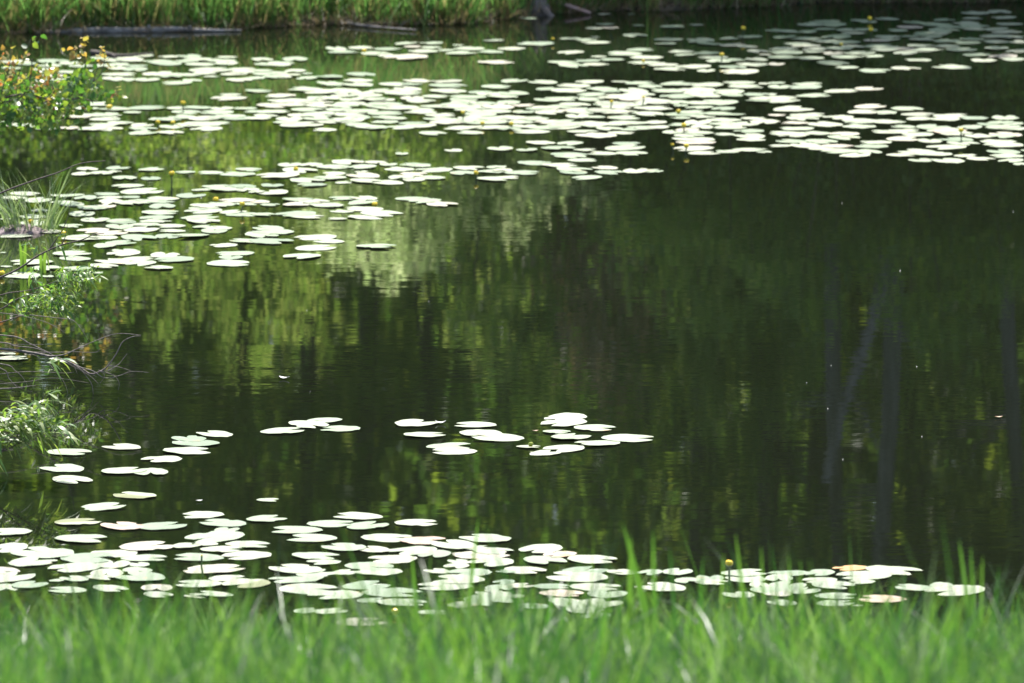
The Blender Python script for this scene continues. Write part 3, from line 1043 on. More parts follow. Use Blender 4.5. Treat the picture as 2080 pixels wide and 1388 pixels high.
# tall strap leaves standing out above the near grass: a thing of several blades each
STRAPS = [("strap_leaf_plant", "tall strap-leaved plant, widest leaf leaning left over the near pads",
           [(1266, 1066, 1372, 1250, 26.5, 0.030), (1326, 1076, 1345, 1240, 26.6, 0.018), (1282, 1090, 1262, 1240, 26.4, 0.022), (1360, 1110, 1400, 1250, 26.5, 0.014)]),
          ("strap_leaf_plant", "thin strap-leaved plant right of the stalked near bud",
           [(1494, 1085, 1540, 1260, 27, 0.016), (1546, 1110, 1556, 1260, 27, 0.013), (1470, 1125, 1458, 1260, 27, 0.013), (1428, 1130, 1424, 1260, 27.1, 0.014)]),
          ("strap_leaf_plant", "bright strap-leaved plant near the right picture edge",
           [(1948, 1098, 1992, 1280, 27, 0.02), (1972, 1110, 1986, 1280, 27.1, 0.013), (1996, 1130, 1994, 1290, 26.8, 0.012), (2030, 1150, 1994, 1290, 27, 0.012)]),
          ("strap_leaf_plant", "short strap-leaved pair left of the rightmost near pads",
           [(1602, 1125, 1622, 1260, 27, 0.012), (1626, 1138, 1632, 1260, 27, 0.012)]),
          ("strap_leaf_plant", "faint strap leaf standing alone below the mid pond cluster",
           [(972, 1050, 930, 1240, 28, 0.016), (836, 1120, 868, 1240, 28, 0.02)])]
for nm, lab, bl in STRAPS:
    allmb = MB()
    for (tx_, ty_, bx_, by_, Y_, w_) in bl:
        m2 = blade_at(tx_, ty_, bx_, by_, Y_, w_, random.uniform(-0.01, 0.01), None, nm, lab)
        allmb.put(m2.V[0], m2.Q[0])
    o = add(nm, allmb.mesh(nm), M["meadow"])
    tag(o, lab, "plant", "strap-leaved plants above the near grass")


# ------------------------------------------------------------------ far bank sedges
def build_sedge():
    # sunny tall sedge on the left and middle, thin hanging sedge on the shaded right
    xs, ys, hs, ws = [], [], [], []
    segs = [(-700, 1010, 21000, 0.52, 1.9), (1010, 1260, 1500, 0.42, 1.4), (1260, 1860, 3800, 0.42, 1.6), (1860, 2500, 5400, 0.5, 1.6)]
    for (a, b, n, hh, dep) in segs:
        px = rng.uniform(a, b, n)
        x0 = (px - 1040) * PXRAD * 60.5
        nt_ = max(20, n // 28)
        cx = rng.uniform((a - 1040) * PXRAD * 60.5, (b - 1040) * PXRAD * 60.5, nt_)
        cd = dep * rng.uniform(0.0, 1.0, nt_) ** 1.6
        k = rng.integers(0, nt_, n)
        tuft = rng.random(n) < 0.75
        x = np.where(tuft, cx[k] + rng.normal(0, 0.05, n), x0)
        d = np.where(tuft, cd[k] + rng.normal(0, 0.05, n), rng.uniform(-0.06, dep, n) ** 1)
        y = shore_y(x) + np.clip(d, -0.08, None)
        xs.append(x)
        ys.append(y)
        hs.append(np.clip(rng.normal(hh, hh * 0.3, n), 0.1, 1.3))
        ws.append(rng.uniform(0.005, 0.011, n))
    x, y, h, w = map(np.concatenate, (xs, ys, hs, ws))
    n = len(x)
    z = ground_z(x, y) - 0.01
    V, Q = blades(np.stack([x, y, z], 1), h, w, rng.uniform(0, 2 * np.pi, n), rng.uniform(0, 0.3, n), rng.gamma(1.8, 0.3, n), 4)
    o = add("bank_sedge", mesh_np("bank_sedge", V, [Q]), M["sedge"])
    tag(o, "green sedge and grass along the far bank", "sedge", kind="stuff")
    # dead straw and litter at the water's edge
    n = 4200
    x = rng.uniform(-5, 5, n)
    y = shore_y(x) + rng.uniform(-0.14, 0.3, n)
    z = np.maximum(ground_z(x, y), 0.0) + 0.004
    V, Q = blades(np.stack([x, y, z], 1), rng.uniform(0.08, 0.3, n), rng.uniform(0.004, 0.01, n), rng.uniform(0, 2 * np.pi, n),
                  rng.uniform(0.9, 1.5, n), rng.uniform(-0.2, 0.2, n), 3)
    o = add("dead_straw", mesh_np("dead_straw", V, [Q]), M["dry_leaf"])
    tag(o, "pale dead straw lying along the far waterline", "straw", kind="stuff")
    # a few thin shoots standing in the water off the shaded bank: (tip, foot) pixels
    shoots = [(1313, 5, 1316, 100), (1280, 8, 1292, 30), (1395, 30, 1400, 55), (1510, 15, 1512, 30), (1580, 0, 1583, 55), (1650, 20, 1648, 38),
              (1725, 25, 1727, 50), (1640, 0, 1668, 14), (1840, 30, 1850, 45)]
    mb = MB()
    for (a, b, c, d) in shoots:
        f = on_water(c, d)
        t = at_depth(a, b, f.y)
        f.z = -0.05
        mb.tube(smooth_path([f, f.lerp(t, 0.5) + Vector((0.004, 0, 0)), t], 3), np.linspace(0.004, 0.001, 7), 5)
    o = add("water_shoots", mb.mesh("water_shoots"), M["sedge"])
    tag(o, "thin green shoots standing in shaded water off the far bank", "shoots", kind="stuff")


build_sedge()


# ------------------------------------------------------------------ dead wood
def wood_tube(name, pix, Y, radii, mat, label, cat, stubs=(), base_on_water=False, sides=9, group=None):
    pts = []
    for q in pix:
        if len(q) == 3:
            pts.append(at_depth(q[0], q[1], q[2]))
        else:
            pts.append(at_depth(q[0], q[1], Y))
    root = pts[0].copy()
    sp = smooth_path([p - root for p in pts], 5)
    rr = np.interp(np.linspace(0, 1, len(sp)), np.linspace(0, 1, len(radii)), radii)
    mb = MB()
    mb.tube(sp, rr, sides, 0.07)
    for (a, b, c, d, r0) in stubs:
        p0 = at_depth(a, b, Y) - root
        p1 = at_depth(c, d, Y - 0.03) - root
        mb.tube([p0, p0.lerp(p1, 0.6), p1], [r0, r0 * 0.8, r0 * 0.45], 6, 0.1)
    o = add(name, mb.mesh(name), mat)
    o.location = root
    tag(o, label, cat, group)
    return o


wood_tube("fallen_log", [(70, 69), (140, 66), (200, 63), (270, 63), (350, 60), (420, 62), (490, 62)], 59.72, [0.02, 0.03, 0.032, 0.026, 0.016, 0.007], M["log"],
          "pale weathered log lying along the far waterline at left", "log",
          stubs=[(168, 62, 172, 55, 0.016), (300, 60, 303, 52, 0.02), (384, 60, 386, 53, 0.016)])
wood_tube("dead_branch", [(1112, -8, 61.3), (1124, 2, 61.15), (1160, 14, 61.0), (1199, 27, 60.9)], 61, [0.018, 0.017, 0.016, 0.012], M["pink_wood"],
          "barkless pinkish branch slanting from the stump into the water", "branch")
wood_tube("dead_stick", [(876, 8, 60.8), (905, 24, 60.6), (946, 47, 60.25)], 60.5, [0.007, 0.006, 0.004], M["drift"],
          "thin grey stick leaning out of the sedge toward the water", "stick")
wood_tube("dead_stick", [(700, 45, 60.2), (740, 52, 60.0), (846, 61, 59.72)], 60, [0.006, 0.006, 0.004], M["drift"],
          "long pale stick lying low on the water below the sedge", "stick")
wood_tube("dead_stick", [(718, 52, 60.15), (760, 50, 60.15), (846, 46, 60.3)], 60, [0.014, 0.017, 0.012], M["bark_dark"],
          "dark half sunken branch at the waterline left of the stump", "branch")
wood_tube("floating_stick", [(186, 106, 58.25), (215, 111, 58.15), (245, 113, 58.1), (312, 108, 58.2)], 58.1, [0.02, 0.024, 0.012, 0.004], M["bark_dark"],
          "dark broken stick floating beyond the far left pads", "stick",
          stubs=[(228, 112, 238, 119, 0.013), (210, 108, 205, 98, 0.012)])
wood_tube("dead_stick", [(1215, 12, 61.6), (1232, -25, 61.5), (1247, -60, 61.5)], 61.5, [0.014, 0.014, 0.012], M["drift"],
          "grey snag leaning over the water right of the stump, seen mirrored", "snag")
wood_tube("dead_stick", [(975, 33, 60.8), (979, 20, 60.8), (983, 9, 60.8)], 60.8, [0.005, 0.006, 0.003], M["drift"],
          "short bleached twig curling up in the sedge left of stump", "twig")

# weathered stump with root flare
def build_stump():
    b = at_depth(1084, 36, 60.95)
    r = random.Random(5)
    n = 40
    hs = [-0.12, -0.02, 0.03, 0.07, 0.12, 0.16, 0.20, 0.24]
    rad = [0.165, 0.145, 0.12, 0.105, 0.10, 0.10, 0.098, 0.08]
    V = []
    for j, (z, q) in enumerate(zip(hs, rad)):
        for k in range(n):
            a = 2 * math.pi * k / n
            fl = 1 + (0.20 - 0.015 * j) * math.sin(5 * a + 0.4) * (1 if j < 4 else 0.5) + 0.10 * math.sin(13 * a + j * 0.25) + 0.05 * r.uniform(-1, 1)
            zz = z + (0.05 * math.sin(4 * a + 1) + 0.04 * math.sin(9 * a) if j >= 6 else 0)
            V.append((q * fl * math.cos(a), q * fl * math.sin(a) * 0.85, zz))
    Q = [(j * n + k, j * n + (k + 1) % n, (j + 1) * n + (k + 1) % n, (j + 1) * n + k) for j in range(len(hs) - 1) for k in range(n)]
    V.append((0, 0, 0.17))
    c = len(V) - 1
    T = [((len(hs) - 1) * n + k, (len(hs) - 1) * n + (k + 1) % n, c) for k in range(n)]
    mb = MB()
    mb.put(V, Q, T)
    mb.tube([(0.06, -0.05, 0.05), (0.13, -0.12, 0.0), (0.2, -0.16, -0.06)], [0.04, 0.03, 0.015], 8, 0.1)
    mb.tube([(-0.07, -0.06, 0.05), (-0.13, -0.12, 0.0), (-0.18, -0.17, -0.06)], [0.045, 0.03, 0.015], 8, 0.1)
    o = add("tree_stump", mb.mesh("tree_stump"), M["stump"])
    o.location = (b.x, b.y, 0.0)
    tag(o, "weathered grey tree stump standing at the far waterline", "stump")


build_stump()


# ------------------------------------------------------------------ left shore plants
def leaves_px(blobs, Y, jit, L, W, r, droop=0.0):
    C = []
    for (cx, cy, rx, ry, n) in blobs:
        for _ in range(n):
            while True:
                a, b = r.uniform(-1, 1), r.uniform(-1, 1)
                if a * a + b * b <= 1:
                    break
            p = at_depth(cx + a * rx, cy + b * ry, Y + r.uniform(-jit, jit))
            if p.z > 0.03:
                C.append(p)
    return np.array([tuple(c) for c in C])


def broad_leaves(C, L, W, r, hang=0.5):
    """heart-shaped leaf of six faces folded along the midrib"""
    n = len(C)
    a = r.normal(size=(n, 3))
    a[:, 2] -= hang
    a /= np.linalg.norm(a, axis=1)[:, None]
    b = r.normal(size=(n, 3))
    b -= (b * a).sum(1)[:, None] * a
    b /= np.linalg.norm(b, axis=1)[:, None]
    c = np.cross(a, b)
    s = r.uniform(0.6, 1.25, (n, 1))
    prof = [(0.0, 0.0, 0.0), (0.22, 0.46, 0.12), (0.5, 0.44, 0.10), (0.8, 0.2, 0.0), (1.0, 0.0, -0.1)]
    V = np.empty((n, 8, 3))
    V[:, 0] = C
    for i in range(1, 4):
        t, w, f = prof[i]
        V[:, 2 * i - 1] = C + a * L * s * t + b * W * s * w + c * W * s * f
        V[:, 2 * i] = C + a * L * s * t - b * W * s * w + c * W * s * f
    V[:, 7] = C + a * L * s - c * L * s * 0.12
    i = np.arange(n)[:, None] * 8
    mids = None
    T = np.concatenate([i + np.array([[0, 1, 2]]), i + np.array([[5, 7, 6]])])
    Q = np.concatenate([i + np.array([[1, 3, 4, 2]]), i + np.array([[3, 5, 6, 4]])])
    return V.reshape(-1, 3), Q, T


def lance_leaves(C, L, W, r, outdir, spread=0.7, droop=0.8):
    """long narrow arching willow leaves"""
    n = len(C)
    d = r.normal(size=(n, 3)) * spread + np.asarray(outdir)
    d /= np.linalg.norm(d, axis=1)[:, None]
    b = np.cross(d, np.array([0, 0, 1.0])) + r.normal(size=(n, 3)) * 0.35
    b -= (b * d).sum(1)[:, None] * d
    b /= np.linalg.norm(b, axis=1)[:, None]
    s = r.uniform(0.6, 1.25, (n, 1))
    ts = [0, 0.25, 0.5, 0.75, 1.0]
    ws = [0.15, 0.9, 1.0, 0.7, 0.02]
    dr = r.uniform(0.2, 1.0, (n, 1)) * droop
    V = np.empty((n, 5, 2, 3))
    for k, t in enumerate(ts):
        p = C + d * (L * s * t) + np.array([0, 0, -1.0]) * (L * s * dr * t * t)
        V[:, k, 0] = p - b * (W * s * ws[k] / 2)
        V[:, k, 1] = p + b * (W * s * ws[k] / 2)
    V = V.reshape(-1, 3)
    off = np.arange(n)[:, None] * 10
    Q = np.concatenate([off + np.array([[2 * k, 2 * k + 1, 2 * k + 3, 2 * k + 2]]) for k in range(4)])
    return V, Q


def branches_px(mb, lines, Y, jit=0.1, root=Vector((0, 0, 0))):
    for ln in lines:
        r0, r1 = ln[0]
        j = random.uniform(-jit, jit)
        pts = [at_depth(a, b, Y + j) - root for (a, b) in ln[1:]]
        sp = smooth_path(pts, 4)
        mb.tube(sp, np.linspace(r0, r1, len(sp)) * 0.72, 6, 0.06)


def build_aspen():
    Y = 50.0
    root = empty("aspen_bush", (xw(-330, Y), Y, 0.1))
    rv = Vector(root.location)
    tag(root, "leafy bush with orange and green leaves overhanging the water at left", "bush")
    mb = MB()
    lines = [((0.016, 0.004), (-330, 300), (-180, 230), (-60, 212), (0, 208), (36, 201), (52, 185), (63, 151), (65, 120)),
             ((0.012, 0.004), (-60, 212), (20, 196), (54, 193), (97, 201), (125, 203), (161, 199), (171, 181), (188, 167), (198, 136)),
             ((0.006, 0.002), (161, 199), (174, 178), (173, 130), (171, 92)),
             ((0.006, 0.002), (97, 201), (110, 185), (95, 150), (92, 125)),
             ((0.006, 0.002), (161, 199), (200, 206), (225, 192), (246, 184)),
             ((0.007, 0.002), (36, 201), (60, 225), (90, 250), (118, 268)),
             ((0.006, 0.002), (0, 208), (8, 170), (20, 130), (22, 100)),
             ((0.006, 0.002), (125, 203), (150, 220), (178, 226)),
             ((0.006, 0.002), (-100, 225), (-20, 240), (40, 248), (60, 262)),
             ((0.005, 0.002), (188, 167), (205, 150), (213, 118), (212, 92)),
             ((0.005, 0.002), (0, 208), (35, 160), (50, 110), (62, 82))]
    branches_px(mb, lines, Y, 0.08, rv)
    add("branches", mb.mesh("branches"), M["twig"], root)
    r = np.random.default_rng(3)
    green = [(20, 200, 40, 35, 75), (-60, 190, 60, 60, 80), (100, 190, 50, 30, 85), (168, 172, 32, 36, 80), (140, 215, 40, 18, 40), (40, 228, 40, 26, 60),
             (92, 246, 24, 22, 34), (114, 262, 14, 9, 12), (222, 197, 18, 9, 12), (66, 88, 16, 10, 5), (180, 132, 22, 8, 8),
             (60, 160, 40, 30, 26), (20, 240, 25, 15, 20), (-40, 250, 40, 20, 20)]
    C = leaves_px(green, Y, 0.28, 0, 0, r) - np.array(rv)
    C = np.concatenate([C, C[::2] + r.normal(0, 0.03, (len(C[::2]), 3))])
    C = C + r.normal(0, 0.02, C.shape)
    V, Q, T = broad_leaves(C, 0.050, 0.040, r)
    add("green_leaves", mesh_np("green_leaves", V, [Q, T]), M["aspen_green"], root)
    orange = [(18, 140, 28, 34, 36), (60, 165, 38, 26, 26), (105, 150, 22, 14, 12), (160, 106, 18, 14, 13), (207, 112, 10, 16, 11), (215, 130, 7, 9, 4),
              (10, 104, 8, 7, 3), (95, 185, 55, 26, 22), (238, 190, 13, 9, 7), (86, 240, 14, 9, 4), (130, 213, 40, 13, 8), (55, 115, 12, 10, 4),
              (170, 82, 6, 10, 4), (-60, 130, 60, 40, 30)]
    C = leaves_px(orange, Y, 0.25, 0, 0, r) - np.array(rv)
    C = np.concatenate([C, C[::2] + r.normal(0, 0.03, (len(C[::2]), 3))])
    V, Q, T = broad_leaves(C, 0.045, 0.036, r, 0.1)
    o = add("young_leaves", mesh_np("young_leaves", V, [Q, T]), M["aspen_orange"], root)
    o["label"] = "orange and yellow young leaves"


build_aspen()


def build_willow_spray():
    Y = 43.6
    root = empty("willow_bush", (xw(-260, Y), Y, 0.1))
    rv = Vector(root.location)
    tag(root, "pale green willow spray on bare curving branches below the tussock", "bush")
    mb = MB()
    lines = [((0.009, 0.003), (-260, 560), (-100, 440), (0, 393), (63, 369), (120, 350), (165, 332), (214, 327)),
             ((0.011, 0.003), (-260, 640), (-90, 600), (0, 564), (40, 545), (80, 518), (125, 498), (165, 488), (190, 477), (212, 474)),
             ((0.005, 0.0015), (100, 507), (125, 470), (138, 440), (146, 400)),
             ((0.005, 0.0015), (125, 498), (133, 480), (137, 455)),
             ((0.008, 0.002), (-260, 660), (-60, 650), (0, 629), (30, 610), (60, 598), (86, 592)),
             ((0.008, 0.002), (-260, 680), (-60, 662), (0, 655), (58, 636), (100, 622), (140, 610)),
             ((0.006, 0.0015), (-120, 650), (0, 600), (60, 590), (120, 570), (165, 552), (200, 556)),
             ((0.004, 0.0012), (120, 570), (150, 560), (172, 545))]
    branches_px(mb, lines, Y, 0.12, rv)
    add("branches", mb.mesh("branches"), M["twig"], root)
    r = np.random.default_rng(8)
    blobs = [(150, 560, 38, 14, 95), (115, 590, 40, 12, 45), (112, 615, 42, 18, 85), (70, 610, 30, 14, 30), (185, 556, 18, 10, 22), (40, 630, 40, 12, 16),
             (118, 488, 10, 10, 6), (150, 508, 8, 10, 4), (70, 500, 30, 14, 8), (65, 560, 20, 20, 12), (-60, 620, 60, 25, 50)]
    C = leaves_px(blobs, Y, 0.2, 0, 0, r) - np.array(rv)
    V, Q = lance_leaves(np.repeat(C, 2, 0) + r.normal(0, 0.015, (2 * len(C), 3)), 0.06, 0.013, r, (0.6, -0.1, 0.05), 0.8, 0.6)
    add("leaves", mesh_np("leaves", V, [Q]), M["willow_leaf"], root)


build_willow_spray()


def build_willow_sprig():
    Y = 39.4
    root = empty("willow_sapling", (xw(-200, Y), Y, 0.1))
    rv = Vector(root.location)
    tag(root, "glossy narrow-leaved willow sapling at the lower left edge", "bush")
    mb = MB()
    lines = [((0.007, 0.002), (-200, 960), (-60, 945), (0, 920), (30, 905), (60, 890), (100, 868), (128, 858)),
             ((0.005, 0.0015), (0, 920), (40, 880), (70, 840), (92, 800), (96, 786)),
             ((0.005, 0.0015), (-80, 930), (-10, 880), (25, 850), (50, 820)),
             ((0.004, 0.0012), (30, 905), (70, 870), (100, 840), (112, 825))]
    branches_px(mb, lines, Y, 0.06, rv)
    add("branches", mb.mesh("branches"), M["twig"], root)
    r = np.random.default_rng(21)
    blobs = [(10, 872, 34, 34, 70), (55, 858, 36, 36, 72), (90, 872, 26, 26, 34), (90, 812, 14, 16, 11), (118, 868, 12, 14, 12), (30, 830, 22, 14, 14),
             (-50, 880, 50, 45, 60), (105, 735, 12, 8, 7)]
    C = leaves_px(blobs, Y, 0.16, 0, 0, r) - np.array(rv)
    C = np.concatenate([C, C[::2] + r.normal(0, 0.02, (len(C[::2]), 3))])
    V, Q = lance_leaves(C, 0.105, 0.018, r, (0.75, -0.15, 0.35), 0.5, 1.0)
    add("leaves", mesh_np("leaves", V, [Q]), M["willow_leaf"], root)


build_willow_sprig()


def build_dry_twigs():
    Y = 42.2
    root = empty("dead_branch", (xw(-240, Y), Y, 0.2))
    rv = Vector(root.location)
    tag(root, "bare grey tangle of dead twigs dipping into the water at left", "branch")
    lines = [((0.013, 0.0022), (-240, 712), (-120, 705), (0, 709), (46, 714), (92, 722), (129, 732), (161, 746), (184, 760), (207, 753), (221, 741), (237, 718), (249, 695), (270, 684), (286, 683)),
             ((0.006, 0.002), (92, 724), (129, 721), (161, 707), (198, 691), (237, 678), (286, 681)),
             ((0.004, 0.0016), (200, 752), (211, 760), (211, 768), (203, 779)),
             ((0.004, 0.0016), (205, 754), (219, 758), (233, 764), (242, 778), (240, 793)),
             ((0.005, 0.0016), (150, 741), (165, 752), (175, 764), (187, 783), (190, 812)),
             ((0.005, 0.0016), (161, 746), (189, 754), (212, 768), (240, 764), (267, 755), (303, 757)),
             ((0.004, 0.0014), (221, 743), (242, 746), (267, 754)),
             ((0.004, 0.0016), (219, 754), (240, 741), (251, 728), (258, 719)),
             ((0.007, 0.0016), (-160, 668), (0, 681), (37, 686), (60, 698), (97, 716), (138, 739), (180, 762), (200, 780)),
             ((0.006, 0.0016), (-160, 690), (0, 696), (30, 703), (76, 709), (120, 728), (170, 752), (196, 766)),
             ((0.006, 0.0016), (-160, 730), (0, 739), (30, 753), (46, 767), (57, 786)),
             ((0.006, 0.002), (-120, 720), (0, 748), (18, 769), (36, 788)),
             ((0.007, 0.002), (-160, 795), (0, 790), (35, 788), (58, 785), (72, 783)),
             ((0.004, 0.0014), (-120, 640), (0, 636), (78, 650), (113, 664), (131, 676)),
             ((0.004, 0.0014), (60, 640), (122, 647), (148, 651), (166, 670), (181, 695)),
             ((0.004, 0.0014), (0, 715), (106, 716), (150, 715), (192, 716), (202, 711)),
             ((0.004, 0.0014), (46, 716), (75, 724), (82, 740), (96, 752)),
             ((0.0035, 0.0012), (0, 760), (60, 755), (130, 758), (150, 756)),
             ((0.0035, 0.0012), (100, 740), (118, 760), (132, 780), (138, 800)),
             ((0.0035, 0.0012), (150, 742), (154, 752), (157, 760)),
             ((0.003, 0.0012), (20, 700), (60, 700), (88, 700)),
             ((0.003, 0.0012), (0, 780), (60, 775), (110, 768), (180, 778))]
    mb = MB()
    branches_px(mb, lines, Y, 0.05, rv)
    add("twigs", mb.mesh("twigs"), M["dry_twig"], root)
    r = np.random.default_rng(4)
    C = leaves_px([(112, 748, 12, 8, 9), (72, 765, 8, 6, 5)], Y - 0.1, 0.05, 0, 0, r) - np.array(rv)
    V, Q = lance_leaves(C, 0.04, 0.006, r, (0.3, -0.1, 0.4), 0.8, 0.5)
    add("leaves", mesh_np("leaves", V, [Q]), M["willow_leaf"], root)


build_dry_twigs()


def build_tussock():
    b = on_water(62, 472)
    root = empty("grass_tussock", (b.x, b.y, 0))
    tag(root, "pale grass tussock on a peat hummock among the left pads", "tussock")
    r = np.random.default_rng(9)
    # hummock
    n, m = 28, 6
    V = []
    for j in range(m):
        t = j / (m - 1)
        for k in range(n):
            a = 2 * math.pi * k / n
            rr = (1 - t) * (1 + 0.12 * math.sin(3 * a + 1) + 0.08 * r.uniform(-1, 1))
            V.append((0.26 * rr * math.cos(a) - 0.07, 0.16 * rr * math.sin(a), -0.05 + 0.10 * math.sin(t * math.pi / 2) + 0.008 * r.uniform(-1, 1)))
    Q = [(j * n + k, j * n + (k + 1) % n, (j + 1) * n + (k + 1) % n, (j + 1) * n + k) for j in range(m - 1) for k in range(n)]
    add("hummock", mesh_np("hummock", np.array(V), [Q]), M["peat"], root)
    n = 120
    x = r.uniform(-0.17, 0.17, n)
    y = r.uniform(-0.1, 0.1, n)
    z = np.full(n, 0.02)
    lean_dir = np.where(r.random(n) < 0.65, np.where(x > 0.0, 0.0, np.pi), r.uniform(0, 6.28, n)) + r.normal(0, 0.5, n)
    V, Q = blades(np.stack([x, y, z], 1), r.uniform(0.16, 0.47, n), r.uniform(0.005, 0.010, n), lean_dir, r.uniform(0.0, 0.3, n) + np.abs(x) * 1.0,
                  r.gamma(1.5, 0.28, n), 5, r)
    add("grass_blades", mesh_np("grass_blades", V, [Q]), M["tussock"], root)


build_tussock()


def iris(px, py, hpx, n, label):
    b = on_water(px, py)
    r = np.random.default_rng(int(px))
    mb = MB()
    for k in range(n):
        h = hpx * PXRAD * 47 * r.uniform(0.8, 1.05)
        dx = (k - (n - 1) / 2) * 0.025
        pts = smooth_path([Vector((dx * 0.4, 0, -0.08)), Vector((dx * 0.8, 0.01, h * 0.5)), Vector((dx * 1.5, -0.01, h))], 4)
        V = []
        for i, p in enumerate(pts):
            t = i / (len(pts) - 1)
            ww = 0.012 * (1 - t ** 3) + 0.0008
            V += [(p.x - ww, p.y, p.z), (p.x, p.y - 0.003, p.z), (p.x + ww, p.y, p.z)]
        Q = [(i * 3 + q, i * 3 + q + 1, (i + 1) * 3 + q + 1, (i + 1) * 3 + q) for i in range(len(pts) - 1) for q in range(2)]
        mb.put(V, Q)
    o = add("iris_plant", mb.mesh("iris_plant"), M["iris"])
    o.location = b
    tag(o, label, "plant", "iris shoots by the left tussock")


iris(47, 553, 64, 2, "left pair of yellow-green iris leaves standing below the tussock")
iris(87, 555, 46, 2, "shorter iris shoot right of the taller iris pair")


# small things floating on the open water
def chip(px, py, wpx, mat, label, cat, name, curl=0.35):
    p = on_water(px, py)
    L = wpx * PXRAD * p.y
    V, Q = [], []
    n = 9
    for i in range(n):
        t = i / (n - 1)
        w = 0.28 * L * math.sin(math.pi * (0.06 + 0.9 * t))
        z = 0.006 + curl * L * (t - 0.5) ** 2
        for k in (-1, 0, 1):
            V.append(((t - 0.5) * L, k * w, z + (0.08 * L if k else 0)))
    Q = [(i * 3 + k, i * 3 + k + 1, (i + 1) * 3 + k + 1, (i + 1) * 3 + k) for i in range(n - 1) for k in range(2)]
    o = add(name, mesh_np(name, np.array(V), [Q]), mat)
    o.location = p
    o.rotation_euler = (0, 0, random.uniform(-0.5, 0.5))
    tag(o, label, cat)


chip(405, 1020, 14, M["white"], "small white petal floating alone left of the near pads", "petal", "floating_petal")
chip(577, 771, 22, M["white"], "tiny white feather floating on dark water at left centre", "feather", "floating_feather", 0.6)
chip(2029, 850, 16, M["brown"], "small pale brown leaf floating near the right edge", "leaf", "floating_leaf")
chip(1088, 878, 13, M["brown"], "tiny brown leaf floating between the two mid pond clusters", "leaf", "floating_leaf")
chip(895, 862, 22, M["white"], "thin curled white husk at the tip of a mid pond pad", "husk", "floating_husk", 0.8)


def build_specks():  # small white chips added in place of sparkles on the water
    r = np.random.default_rng(77)
    V, T = [], []
    for _ in range(14):
        p = on_water(r.uniform(250, 2080), r.uniform(380, 1040))
        q = r.uniform(0.0012, 0.003)
        a = r.uniform(0, 6.28)
        b = len(V)
        k = 6
        V.append((p.x, p.y, 0.006))
        for i in range(k):
            w_ = a + 6.283 * i / k
            g_ = q * r.uniform(0.5, 1.2)
            V.append((p.x + g_ * math.cos(w_), p.y + 1.4 * g_ * math.sin(w_), 0.002))
        T += [(b, b + 1 + i, b + 1 + (i + 1) % k) for i in range(k)]
    o = add("glint_specks", mesh_np("glint_specks", np.array(V), [T]), M["white"])
    tag(o, "tiny pale specks painted as glints on the open water", "specks", kind="stuff")


build_specks()

# ------------------------------------------------------------------ forest behind the far bank (mirrored in the pond)
def make_tree_meshes(seed, H, crown_r, crown_lo, trunk_r, leaf, nclump, per, lean=0.0):
    r = np.random.default_rng(seed)
    rr = random.Random(seed)
    mb = MB()
    top = Vector((lean * H, 0, H * 0.92))
    path = [Vector((0, 0, -0.3))]
    for k in range(1, 7):
        t = k / 6
        path.append(Vector((lean * H * t + rr.uniform(-1, 1) * 0.02 * H * t, rr.uniform(-1, 1) * 0.015 * H * t, H * 0.92 * t)))
    sp = smooth_path(path, 3)
    mb.tube(sp, [trunk_r * (1.25 if i == 0 else (1 - 0.85 * i / (len(sp) - 1))) for i in range(len(sp))], 9, 0.06)
    cl = []
    for k in range(11):
        t = rr.uniform(crown_lo * 0.9, 0.9)
        p0 = sp[int(t * (len(sp) - 1))]
        a = k * 2.4 + rr.uniform(-0.4, 0.4)
        ln = crown_r * rr.uniform(0.6, 1.0) * (1.1 - 0.5 * abs(t - 0.55))
        p1 = p0 + Vector((math.cos(a) * ln, math.sin(a) * ln, ln * rr.uniform(0.15, 0.7)))
        mid = p0.lerp(p1, 0.5) + Vector((0, 0, -0.08 * ln))
        lp = smooth_path([p0, mid, p1], 4)
        mb.tube(lp, np.linspace(trunk_r * 0.36, trunk_r * 0.06, len(lp)), 6, 0.06)
        for q in (0.5, 0.75, 1.0):
            cl.append(tuple(p0.lerp(p1, q)))
    while len(cl) < nclump:
        a = r.uniform(0, 6.28)
        t = r.uniform(crown_lo, 1.0)
        prof = math.sin(math.pi * min(max((t - crown_lo) / (1.04 - crown_lo), 0.04), 1)) ** 0.6
        q = crown_r * prof * math.sqrt(r.uniform(0.1, 1.0))
        cl.append((lean * H * t + q * math.cos(a), q * math.sin(a), t * H))
    C = []
    for c in cl:
        s = r.uniform(0.35, 0.8)
        n = int(per * r.uniform(0.5, 1.4))
        C.append(np.array(c) + r.normal(size=(n, 3)) * np.array([0.5, 0.5, 0.32]) * s)
    C = np.concatenate(C)
    V, T = leaf_quads(C, leaf, leaf * 0.62, r, 0.7)
    return mb.mesh("trunk"), mesh_np("crown", V, [T])


